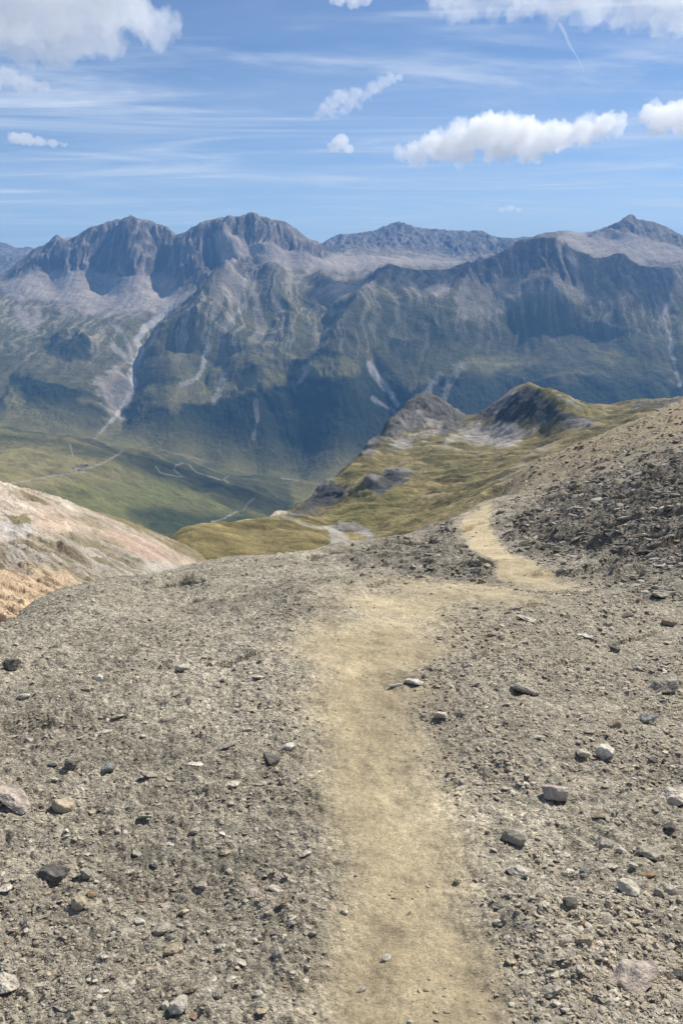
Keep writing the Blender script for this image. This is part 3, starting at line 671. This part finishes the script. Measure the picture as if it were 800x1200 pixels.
# =================================================================== CLOUDS
from mathutils import noise as mnoise
def cloud_material(name, dens):
    m, nt, N, L = new_mat(name)
    o = N.new('ShaderNodeOutputMaterial'); v = N.new('ShaderNodeVolumePrincipled')
    v.inputs['Color'].default_value = (1, 1, 1, 1); v.inputs['Density'].default_value = dens; v.inputs['Anisotropy'].default_value = .35
    L.new(v.outputs[0], o.inputs['Volume'])
    return m
def ico(sub):
    import bmesh
    bm = bmesh.new(); bmesh.ops.create_icosphere(bm, subdivisions=sub, radius=1)
    bm.verts.ensure_lookup_table()
    v = np.array([p.co[:] for p in bm.verts]); f = np.array([[q.index for q in p.verts] for p in bm.faces]); bm.free()
    return v, f
IV, IF = ico(3)
DG = bpy.context
def cloud(lumps, Yc, dens, label, flat=.62, rough=.22, vox=5.0, extra=5, seed=0):
    rng = np.random.default_rng(seed + 5)
    VV, FF, n = [], [], 0
    allr = []
    for (x, y, r) in lumps:
        allr.append((x, y, r, 0))
        for _ in range(extra):
            a = rng.uniform(0, 2 * math.pi); q = rng.uniform(.45, .95)
            allr.append((x + math.cos(a) * r * q, y - abs(math.sin(a)) * r * q * .7 + r * .1, r * rng.uniform(.3, .55), rng.uniform(-1, 1)))
    for (x, y, r, o) in allr:
        p = at(x, y, Yc); dep = Yc * CP - (p[2] - EYE) * SP; s = r * dep / F_PX
        v = IV * s * np.array([1, 1.15, flat]); v = v + p + np.array([0, o * s * 1.3, 0])
        VV.append(v); FF.append(IF + n); n += len(v)
    V = np.concatenate(VV); Fc = np.concatenate(FF)
    cen = V.mean(0)
    me = mesh_from('cloud_raw', V - cen, tris=Fc)
    t = bpy.data.objects.new('cloud_raw', me); COL.objects.link(t)
    unit = dep / F_PX
    md = t.modifiers.new('m', 'REMESH'); md.mode = 'VOXEL'; md.voxel_size = vox * unit * .22
    ev = t.evaluated_get(bpy.context.evaluated_depsgraph_get()); m2 = bpy.data.meshes.new_from_object(ev)
    m2.name = 'cloud'
    bpy.data.objects.remove(t); bpy.data.meshes.remove(me)
    nv = len(m2.vertices); co = np.empty(nv * 3); no = np.empty(nv * 3)
    m2.vertices.foreach_get('co', co); m2.vertices.foreach_get('normal', no); co = co.reshape(-1, 3); no = no.reshape(-1, 3)
    R0 = np.median([q[2] for q in lumps]) * unit
    d = np.array([mnoise.fractal(Vector(q / (R0 * .6)) + Vector((seed * 3.1, 0, 0)), .62, 2.15, 8) for q in co])
    co = co + no * (d * R0 * rough)[:, None]
    m2.vertices.foreach_set('co', co.astype(np.float32).ravel()); m2.update()
    t = bpy.data.objects.new('cloud_raw', m2); COL.objects.link(t)
    md = t.modifiers.new('m', 'REMESH'); md.mode = 'VOXEL'; md.voxel_size = vox * unit * .22
    ev = t.evaluated_get(bpy.context.evaluated_depsgraph_get()); m3 = bpy.data.meshes.new_from_object(ev)
    bpy.data.objects.remove(t); bpy.data.meshes.remove(m2); m2 = m3; m2.name = 'cloud'
    for p in m2.polygons: p.use_smooth = True
    m2.materials.clear()
    ob = link('cloud', m2, cloud_material('cloud_vapour', dens / unit), label=label, category='cloud', group='cumulus clouds in the blue sky')
    ob.location = cen
    return ob
cloud([(15,25,42),(60,12,46),(110,10,42),(155,14,32),(182,32,22),(90,45,32),(55,58,24),(25,60,22),(130,48,22),(40,-50,60),(120,-45,55),(-40,20,50)], 4700, .016, 'huge white cumulus cloud with grey underside filling the top corner of the sky', .72, .34, 6, 4, 1)
cloud([(-12,95,16),(10,90,14),(30,98,13),(50,102,9),(-30,98,18)], 5000, .02, 'ragged pale grey cloud cut by the frame edge, just under the huge cumulus', .7, .3, 4, 3, 2)
cloud([(18,162,9),(30,163,10),(46,166,8),(62,168,6),(76,170,4)], 6400, .06, 'small flat white cloud low over the long grey rock wall', .7, .3, 2.5, 3, 3)
cloud([(374,134,6),(382,128,9),(390,121,10),(400,114,11),(410,118,10),(418,110,9),(428,112,7),(438,103,9),(448,97,8),(458,92,8),(468,90,5),(404,130,7),(392,134,5),(420,124,5)], 6000, .025, 'thin slanting wispy cloud above the small round puff', .75, .55, 2.6, 3, 4)
cloud([(392,172,7),(400,166,9),(408,174,6)], 6600, .06, 'small round white puff of cloud directly below the slanting wisp', .95, .3, 2, 3, 5)
cloud([(490,180,14),(512,172,20),(540,165,24),(572,155,27),(600,158,28),(630,163,23),(655,160,20),(685,152,19),(708,147,16),(722,145,8),(580,172,20),(540,180,16),(478,183,8),(620,174,16)], 6700, .05, 'long bright cumulus cloud with billowed top hanging alone over the dark mountainside', .72, .5, 4.0, 7, 6)
cloud([(760,132,12),(780,138,20),(806,136,24),(830,140,26),(770,150,10),(860,140,30)], 6700, .05, 'white cumulus at the frame edge, level with the long bright one', .75, .3, 5, 4, 7)
cloud([(515,2,18),(545,4,20),(580,2,18),(615,4,20),(655,8,24),(700,8,28),(740,12,28),(780,15,30),(820,10,36),(610,-30,40),(700,-40,50),(800,-40,60),(520,-20,26)], 4700, .013, 'broad ragged white cloud bank along the top of the sky beside the contrail', .7, .5, 6, 5, 8)
cloud([(588,246,4),(598,244,5),(607,246,4)], 12500, .05, 'tiny white cloud just above the serrated far ridge', .7, .3, 1.5, 2, 9)
cloud([(398,0,9),(415,2,10),(428,0,8)], 4700, .03, 'faint white scrap of cloud at the top between the two big cloud banks', .7, .4, 3, 3, 10)

ct = cloud([(655 + 30 * k / 11 + .8 * math.sin(k), 28 + 58 * k / 11, 2.4 - .15 * k) for k in np.linspace(0, 11, 46)], 5600, .045, 'short white contrail slanting down from the cloud bank', .9, .35, 1.6, 0, 11)
ct.name = ct.data.name = 'contrail'; ct['category'] = 'contrail'; del ct['group']

# =================================================================== LOOSE STONES
def on_ground(qx, qy):
    """pixel -> point on the finished shoulder (row and column of its sheet too)"""
    qx = np.asarray(qx, float); qy = np.asarray(qy, float)
    u, t = ray(qx, qy)
    fc = np.interp(u, us, np.arange(len(us))); ci = np.clip(np.round(fc).astype(int), 0, len(us) - 1)
    r = np.empty(len(qx), int)
    for s in range(0, len(qx), 8000):
        cc = ci[s:s + 8000]
        h = pyg[:, cc] <= qy[None, s:s + 8000]
        r[s:s + 8000] = np.where(h.any(0), h.argmax(0), -1)
    ok = r > 0
    r = np.maximum(r, 1)
    p1 = pyg[r, ci]; p0 = pyg[r - 1, ci]
    f = np.clip((p0 - qy) / np.where(np.abs(p0 - p1) < 1e-6, 1, p0 - p1), 0, 1)
    Yh = rows[r - 1] + f * (rows[r] - rows[r - 1]); zh = zg[r - 1, ci] + f * (zg[r, ci] - zg[r - 1, ci])
    uu = us[ci]
    return uu * Yh, Yh, zh, ok, r, ci
pathg = path.reshape(zg.shape); rzg = rz.reshape(zg.shape)

STONE = {'pale': (.54, .49, .40), 'white': (.66, .62, .53), 'grey': (.36, .325, .26), 'dark grey': (.14, .13, .115), 'blue-grey': (.25, .255, .24),
         'tan': (.46, .385, .27), 'rust brown': (.33, .215, .13), 'pinkish': (.46, .39, .325), 'brown': (.30, .245, .175)}
I3V, I3F = ico(4)
def stone_shape(kind, rng):
    V = I3V
    k = {'block': 10, 'slab': 13, 'flake': 9, 'rounded': 20}[kind]
    n = rng.normal(size=(k, 3)); n /= np.linalg.norm(n, axis=1)[:, None]
    d = rng.uniform(.55, .95, k) if kind != 'rounded' else rng.uniform(.78, .98, k)
    n = np.vstack([n, [[0, 0, 1], [0, 0, -1]]]); d = np.r_[d, .72, .72]
    q = V @ n.T
    r = np.where(q > .08, d / np.maximum(q, .08), 9).min(1)
    r = np.minimum(r, 1.15)
    P = V * r[:, None]
    off = rng.uniform(0, 50, 3)
    nz = np.array([mnoise.fractal(Vector(p * 2.2 + off), .8, 2, 5) for p in P])
    P = P * (1 + .085 * nz)[:, None]
    if kind in ('slab', 'flake'):   # split along the bedding: small steps in thickness
        st = np.array([mnoise.noise(Vector((p[0] * 2 + off[0], p[1] * 2, off[2]))) for p in P])
        P[:, 2] += np.where(P[:, 2] > .3, np.round(st * 3) * .14, 0)
    return P / np.abs(P).max(0)
def stone_tint(P, colour, rng):
    base = np.array(STONE[colour]); off = rng.uniform(0, 50, 3)
    a = np.array([mnoise.fractal(Vector(p * 1.7 + off), .8, 2, 4) for p in P])
    c = base[None] * (1 + .34 * a)[:, None]; low = np.clip(-P[:, 2] * 1.5 + .1 + a * .8, 0, 1)[:, None]; c = c + (np.array([.36, .32, .25]) - c) * low * .6
    lich = np.clip(a * 1.5 - .4, 0, 1)[:, None] * .5
    return np.clip(c + (np.array([.34, .31, .26]) - c) * lich, .02, .85)

ASPECT = {'block': (.80, .42), 'slab': (.72, .22), 'flake': (.58, .20), 'rounded': (.85, .55)}
rngs = np.random.default_rng(77)
def put_stone(x, y, w, kind, colour, label, group='loose stones on the scree', tilt=None, turn=None, thick=1.0, sink=.16):
    Xs, Ys, zs, ok, r, ci = on_ground([x], [y])
    if not ok[0]: return None
    X0, Y0, z0 = Xs[0], Ys[0], zs[0]
    dep = Y0 * CP - (z0 - EYE) * SP
    s = w * dep / F_PX / 2
    P = stone_shape(kind, rngs)
    ay, az = ASPECT[kind]
    V = P * np.array([s, s * ay, s * az * thick])
    me = mesh_from('stone', V, tris=I3F, col=stone_tint(P, colour, rngs), smooth=False)
    o = link('stone', me, M_stone, label=label, category='stone', group=group)
    o.location = (X0, Y0, z0 + s * az * thick * (1 - 2 * sink))
    tl = tilt if tilt is not None else (rngs.uniform(-.28, .12), rngs.uniform(-.2, .2))
    o.rotation_euler = (tl[0] - .2, tl[1], turn if turn is not None else rngs.uniform(-.7, .7))
    return o

NAMED = [ # pixel x, y, width, kind, colour, label, short name
 (75,947,30,'block','tan','boxy tan rock casting a dark shadow beside the long pale slab','boxy tan rock'),
 (20,944,54,'slab','pinkish','long pale tilted slab running into the picture edge next to the boxy tan rock','long pale slab'),
 (63,1029,36,'slab','dark grey','dark blue-black oblong stone alone on fine scree','blue-black stone'),
 (8,1152,38,'slab','pale','big pale slab cut off by the bottom corner of the scree','corner slab'),
 (15,782,21,'rounded','dark grey','dark lumpy stone sitting near the orange gully edge','dark lumpy stone'),
 (117,797,13,'rounded','white','small bright white stone alone on grey scree','bright white stone'),
 (128,900,20,'block','blue-grey','blue-grey stone heading a row of small stones','blue-grey row stone'),
 (83,898,14,'rounded','dark grey','small black stone uphill of the boxy tan rock','small black stone'),
 (304,920,24,'flake','grey','upright grey flake propped on the scree beside the path','upright grey flake'),
 (231,894,25,'flake','white','thin white flake lying flat on the scree','thin white flake'),
 (175,907,24,'slab','grey','flat grey stone at the end of a row of small stones','row end stone'),
 (204,1118,24,'block','tan','tan angular stone with a flat top above the pale pair','flat-topped tan stone'),
 (212,1188,28,'block','pale','pale angular rock at the bottom edge with a rust stone touching it','pale bottom rock'),
 (227,1194,13,'flake','rust brown','rust brown stone leaning on the pale rock at the bottom edge','leaning rust stone'),
 (194,1183,15,'block','pale','small pale stone touching the pale rock at the bottom edge','small pale companion'),
 (453,1116,13,'block','pale','pale upright pebble standing alone on the trodden path','upright path pebble'),
 (424,1149,14,'flake','grey','flat grey pebble lower on the path than the pale upright one','flat path pebble'),
 (463,1047,8,'flake','tan','tiny pale chip in the middle of the trodden path','tiny path chip'),
 (404,1067,9,'rounded','pale','small round pale pebble at the trodden path edge','round edge pebble'),
 (481,1192,9,'rounded','pale','tiny pale pebble on the path at the bottom edge','bottom path pebble'),
 (485,799,26,'slab','white','whitish flat stone on the path edge halfway to the bend','whitish edge stone'),
 (464,801,15,'flake','white','small whitish flake touching the path side of the whitish flat stone','whitish flake'),
 (614,808,38,'flake','grey','thin arched flake with a black shadow slot under it','arched flake'),
 (778,806,58,'slab','grey','large tilted slab with a long black underside above the blue-grey slab','large tilted slab'),
 (757,844,34,'slab','blue-grey','smooth blue-grey slab with dark lower lip','smooth blue-grey slab'),
 (708,886,24,'rounded','white','whitish quartz lump half buried in the scree','whitish quartz lump'),
 (650,933,34,'block','pinkish','pale jagged rock with a dark hollow on its shaded side','jagged pale rock'),
 (788,941,50,'slab','pale','biggest pale rock, cut by the picture edge, with a dark shaded foot','biggest edge rock'),
 (720,851,20,'block','brown','small pointed brown stone close to the smooth blue-grey slab','pointed brown stone'),
 (763,899,12,'rounded','dark grey','small dark round stone between the blue-grey slab and the biggest pale rock','small dark round stone'),
 (600,979,34,'block','grey','grey rock with black shaded front near the path','black-fronted rock'),
 (608,1022,33,'slab','pale','flat pale stone with a crisp shadow just downhill of the black-fronted rock','crisp flat stone'),
 (708,990,26,'block','grey','dark-sided grey rock next to its smaller pale neighbour','dark-sided rock'),
 (728,1000,15,'block','pale','small pale block next to the dark-sided grey rock','small pale block'),
 (760,1004,36,'slab','grey','broad grey rock under the picture-edge pale rock','broad grey rock'),
 (735,1049,28,'block','pale','split rock, one half dark and one half pale','split rock'),
 (665,1066,22,'block','dark grey','dark wedge-shaped rock halfway down the stony side','dark wedge rock'),
 (682,1110,22,'block','tan','tan rock with a black shadow on its path side','tan shadowed rock'),
 (738,1149,70,'slab','pinkish','largest pinkish-grey slab near the bottom corner','largest pinkish slab'),
 (705,1124,16,'flake','dark grey','dark flake standing upright by the largest pinkish slab','dark upright flake'),
 (758,1027,20,'flake','rust brown','rust brown stone below the broad grey rock','rust stone'),
 (683,1027,14,'rounded','blue-grey','round blue-grey stone with a tiny rust chip by it','round blue-grey stone'),
 (714,1019,18,'slab','pale','cream stone uphill of the round blue-grey stone','cream stone'),
 (645,1160,30,'slab','grey','low grey rock half buried between path and largest pinkish slab','half-buried grey rock'),
 (651,1172,16,'block','pale','pale chip resting on the front of the half-buried grey rock','resting pale chip'),
 (771,1052,14,'rounded','grey','grey round stone, first of a touching pair near the edge','pair stone'),
 (785,1050,15,'rounded','pale','paler round stone, second of a touching pair near the edge','pair twin'),
 (335,1064,26,'flake','brown','brown tilted rock with dark face just off the path','brown tilted rock'),
 (297,1048,18,'block','pinkish','pinkish stone in the stony strip left of the path','pinkish strip stone'),
 (367,1098,11,'block','grey','squarish grey stone at the very rim of the path','rim stone'),
 (303,1166,12,'rounded','pale','small pale stone with an orange lichen spot','lichen stone'),
 (264,1001,16,'flake','tan','orange-tan flake lying on the fine scree','orange-tan flake'),
 (165,1049,12,'flake','rust brown','small rust red chip on the fine scree','rust red chip'),
 (107,1052,12,'rounded','rust brown','round rust stone downhill of the blue-black stone','round rust stone'),
 (102,1030,18,'block','grey','grey stone on the path side of the blue-black stone','grey neighbour stone'),
 (617,727,26,'slab','pale','pale flat stone just below the path bend','pale bend stone'),
 (604,717,20,'slab','grey','grey flat stone touching the path bend','grey bend stone'),
 (733,723,20,'flake','dark grey','dark slot-like flake on the stony side past the path bend','dark slot flake'),
 (575,740,15,'slab','grey','grey flat stone on the scree below the path bend','grey flat stone'),
 (612,747,18,'flake','pale','pale flake between the path bend and the arched flake','pale flake'),
 (785,970,18,'block','dark grey','dark block in the shadow side of the biggest pale rock','dark block'),
 (795,1145,18,'block','dark grey','dark rock at the edge beside the largest pinkish slab','dark edge rock'),
 (535,1030,10,'rounded','tan','lone tan pebble near the right rim of the path','lone tan pebble'),
 (775,700,26,'slab','grey','grey slab under the slaty slope at the edge','slaty edge slab'),
]
for x, y, w, k, c, lab, ref in NAMED: put_stone(x, y, w, k, c, lab, thick=1.55 if k == 'slab' and w >= 30 else 1.15)

# the other stones large enough to count, told apart by the marked stone nearest to them
taken = {n[5] for n in NAMED}; spots = [(n[0], n[1], n[2]) for n in NAMED]
prng = random.Random(12)
NOUN = {'block': 'chunk', 'slab': 'slab', 'flake': 'flake', 'rounded': 'pebble'}
made = 0; tries = 0
path_at = lambda x, y: (lambda o: pathg[o[4][0], o[5][0]] if o[3][0] else 1)(on_ground([x], [y]))
while made < 225 and tries < 6000:
    tries += 1
    x = prng.uniform(4, 796); y = 705 + 490 * prng.random() ** .8
    if x < 380 and prng.random() < .35: continue
    if y < 760 and x < 330 and prng.random() < .6: continue
    pa = path_at(x, y)
    if pa > .35: continue
    w = min(8.5 * (1 - prng.random()) ** (-1 / 2.2), 24) * (.8 if y < 850 else 1)
    if any(math.hypot(x - a, (y - b) * 1.4) < (w + c) * .62 for a, b, c in spots): continue
    kind = prng.choices(['block', 'slab', 'flake', 'rounded'], [3, 5, 4, .6])[0]
    colour = prng.choices(['grey', 'pale', 'dark grey', 'blue-grey', 'tan', 'rust brown', 'pinkish', 'brown', 'white'], [11, 12, .6, .8, 4, .5, 2.5, 1.5, 1])[0]
    size = 'tiny' if w < 8 else 'small' if w < 12 else 'middling'
    near = sorted(NAMED, key=lambda n: math.hypot(n[0] - x, n[1] - y))[:7]
    lab = None
    for n in near:
        dx, dy = x - n[0], y - n[1]
        dist = math.hypot(dx, dy)
        how = 'close' if dist < 30 else 'a short way' if dist < 65 else 'well'
        side = ('uphill of' if False else 'behind' if dy < 0 else 'in front of') if abs(dy) > abs(dx) else ('on the sunny side of' if dx > 0 else 'on the shaded side of')
        cand = f'{size} {colour} {NOUN[kind]} {how} {side} the {n[6]}'
        if len(cand.split()) <= 16 and cand not in taken: lab = cand; break
    if not lab: continue
    if put_stone(x, y, w, kind, colour, lab):
        taken.add(lab); spots.append((x, y, w)); made += 1

# the gravel nobody could count
rg = np.random.default_rng(3)
NG = 1080000
qx = rg.uniform(-120, 920, NG); qy = 470 + 770 * rg.random(NG)
gx_, gy_, gz_, ok, rr, cc = on_ground(qx, qy)
pth = pathg[rr, cc]; rzz = rzg[rr, cc]
cl = fbm(gx_ * 1.4, gy_ * 1.4, 91, 4) + .5 * fbm(gx_ * 6, gy_ * 6, 92, 2)
p = np.clip(.45 + 1.0 * cl, .10, 1) * (1 - .5 * sstep(780, 1000, qy))
p = p * (1 - .84 * sstep(.05, .8, pth)) * np.where(qx > 470, 1.2, .8); p = np.maximum(p, .55 * rzz)
dep = gy_ * CP - (gz_ - EYE) * SP
keep = ok & (rg.random(NG) < p) & (dep < 75)
gx_, gy_, gz_, dep, pth, rzz, qx, qy = (a[keep] for a in (gx_, gy_, gz_, dep, pth, rzz, qx, qy))
n = len(gx_)
sp = 1.05 * (1 - rg.random(n)) ** (-1 / 2.1); sp = np.minimum(sp, 10) * np.where(pth > .4, .7, 1) * (1 + .45 * rzz)
sp *= np.clip(.62 + (qy - 700) / 800, .8, 1.2) * np.where(qx > 470, 1.1, .85)
rad = sp * dep / F_PX * .5
pal = np.array([STONE[k] for k in ('grey', 'pale', 'dark grey', 'blue-grey', 'tan', 'rust brown', 'pinkish', 'brown', 'white')])
pi = rg.choice(9, n, p=np.array([38, 24, 3, 3, 16, 1, 6, 8, 1]) / 100)
gc = pal[pi] * rg.uniform(.72, 1.25, (n, 1)) * (1 + .22 * fbm(gx_ * .8, gy_ * .8, 41, 4))[:, None]
gc = gc + (np.array([.42, .345, .22]) - gc) * (np.clip(pth, 0, 1) * .6)[:, None]
gc = gc + (np.array([.35, .305, .23]) - gc) * .35
gc = gc * (1 - .10 * rzz)[:, None]; gc = gc + (gc.mean(1, keepdims=True) * np.array([1.03, 1, .94]) - gc) * (.5 * rzz)[:, None]
fr = sstep(30, 45, gy_)[:, None]; gc = gc + (np.array([.33, .26, .165]) * rg.uniform(.7, 1.2, (n, 1)) - gc) * fr * .55
a = rg.uniform(0, 2 * math.pi, n); a = np.where(rg.random(n) < .7 * rzz, rg.normal(.3, .3, n), a); tx = rg.normal(0, .32, n) - .2 - .35 * rzz; ty = rg.normal(0, .3, n)
B1, BF1 = ico(1)
B0 = np.array([(1, 0, 0), (-.5, .85, 0), (-.6, -.8, 0), (.1, .1, .8), (.5, .7, .25), (.4, -.8, .2), (-.9, .1, .3), (0, 0, -.8)], float)
BF0 = np.array([(0, 4, 3), (4, 1, 3), (1, 6, 3), (6, 2, 3), (2, 5, 3), (5, 0, 3), (4, 0, 7), (1, 4, 7), (6, 1, 7), (2, 6, 7), (5, 2, 7), (0, 5, 7)])
def pieces(B, BF, sel):
    TV = []
    for k in range(24):
        v = B * rg.uniform(.72, 1.15, (len(B), 1)); v[:, 1] *= rg.uniform(.5, .9); v[:, 2] *= rg.uniform(.14, .42); TV.append(v)
    k = sel.sum(); v = np.array(TV)[rg.integers(0, 24, k)] * np.stack([1 + .5 * rzz[sel], np.ones(k), np.ones(k)], -1)[:, None]
    A, TX, TY = a[sel], tx[sel], ty[sel]; r = rad[sel][:, None]
    ca, sa = np.cos(A)[:, None], np.sin(A)[:, None]
    x_, y_, z_ = v[..., 0] * ca - v[..., 1] * sa, v[..., 0] * sa + v[..., 1] * ca, v[..., 2]
    y_, z_ = y_ * np.cos(TX)[:, None] - z_ * np.sin(TX)[:, None], y_ * np.sin(TX)[:, None] + z_ * np.cos(TX)[:, None]
    x_, z_ = x_ * np.cos(TY)[:, None] + z_ * np.sin(TY)[:, None], -x_ * np.sin(TY)[:, None] + z_ * np.cos(TY)[:, None]
    P = np.stack([x_ * r + gx_[sel][:, None], y_ * r + gy_[sel][:, None], z_ * r + (gz_[sel] + rad[sel] * .15)[:, None]], -1).reshape(-1, 3)
    Fc = (BF[None] + (np.arange(k) * len(B))[:, None, None]).reshape(-1, 3)
    return P, Fc, np.repeat(np.clip(gc[sel], .03, .8), len(B), 0)
big_ = sp > 3.2
P1, F1, C1 = pieces(B1, BF1, big_); P0, F0, C0 = pieces(B0, BF0, ~big_)
GV = np.concatenate([P1, P0]); GF = np.concatenate([F1, F0 + len(P1)]); GC = np.concatenate([C1, C0])
link('gravel', mesh_from('gravel', GV, tris=GF, col=GC, smooth=False), M_gravel, kind='stuff')
print('gravel pieces', n, 'counted stones', made)

# =================================================================== THE HUTS IN THE VALLEY
M_wall = terrain_material('whitewashed_wall', (.5,), (.06,), ()); M_roof = terrain_material('grey_slate_roof', (1,), (.1,), ())
def hut(x, y, w, d, h, label, wall):
    p = hit(S4, x, y, 1500, 3600)[0]
    j = np.argmin((Xr - p[0]) ** 2 + (Yr - p[1]) ** 2); z0 = V4[j, 2]
    root = bpy.data.objects.new('stone_hut', None); COL.objects.link(root); root.location = (p[0], p[1], z0 - 1.0); root.rotation_euler = (0, 0, .5)
    root['label'] = label; root['category'] = 'hut'; root['group'] = 'huts on the far pasture'
    a, b, t = w / 2, d / 2, h * 1.55
    vv = [(-a, -b, 0), (a, -b, 0), (a, b, 0), (-a, b, 0), (-a, -b, h), (a, -b, h), (a, b, h), (-a, b, h), (-a, 0, t), (a, 0, t)]
    me = mesh_from('wall', vv, quads=np.array([(0, 1, 5, 4), (2, 3, 7, 6), (1, 2, 6, 5), (3, 0, 4, 7)]), col=np.tile(wall, (10, 1)), smooth=False)
    o = link('wall', me, M_wall); o.parent = root
    g = mesh_from('gable', [vv[4], vv[7], vv[8], vv[5], vv[6], vv[9]], tris=np.array([(0, 2, 1), (3, 4, 5)]), col=np.tile(wall, (6, 1)), smooth=False)
    o = link('gable', g, M_wall); o.parent = root
    e = 1.1; zo = h - .5; th = .5
    rv = []
    for q in (0, th): rv += [(-a - e, -b - e, zo + q), (a + e, -b - e, zo + q), (a + e, 0, t + .3 + q), (-a - e, 0, t + .3 + q), (a + e, b + e, zo + q), (-a - e, b + e, zo + q)]
    rq = np.array([(6, 7, 8, 9), (9, 8, 10, 11), (1, 0, 3, 2), (2, 3, 5, 4), (0, 1, 7, 6), (5, 11, 10, 4), (0, 6, 9, 3), (3, 9, 11, 5), (1, 2, 8, 7), (2, 4, 10, 8)])
    o = link('roof', mesh_from('roof', rv, quads=rq, col=np.tile((.30, .29, .28), (12, 1)), smooth=False), M_roof); o.parent = root
    for k in (-.25, .25):
        dv = [(w * k - 1, -b - .08, 1.2), (w * k + 1, -b - .08, 1.2), (w * k + 1, -b - .08, 3.4), (w * k - 1, -b - .08, 3.4), (w * k - 1, -b + .1, 1.2), (w * k + 1, -b + .1, 1.2), (w * k + 1, -b + .1, 3.4), (w * k - 1, -b + .1, 3.4)]
        dq = np.array([(0, 1, 2, 3), (5, 4, 7, 6), (4, 0, 3, 7), (1, 5, 6, 2), (3, 2, 6, 7), (4, 5, 1, 0)])
        o = link('window', mesh_from('window', dv, quads=dq, col=np.tile((.05, .055, .06), (8, 1)), smooth=False), M_roof); o.parent = root
hut(85, 548.5, 13, 10, 6.5, 'bright white hut at the turn of the pasture track, far across the valley', (.75, .73, .70))
hut(92, 549.5, 12, 8, 4.5, 'low grey farm building next to the bright white hut on the pasture', (.36, .34, .31))
hut(101, 549.5, 16, 9, 4.5, 'long grey barn at the far end of the pasture hut row', (.40, .38, .35))


# =================================================================== RENDER SETTINGS
SC.view_settings.view_transform = 'Standard'; SC.view_settings.look = 'None'
SC.view_settings.gamma = 1; SC.view_settings.use_curve_mapping = False
SC.view_settings.exposure = 0.28
SC.render.engine = 'CYCLES'
cy = SC.cycles
cy.volume_bounces = 14; cy.max_bounces = 16; cy.diffuse_bounces = 3
cy.use_denoising = True
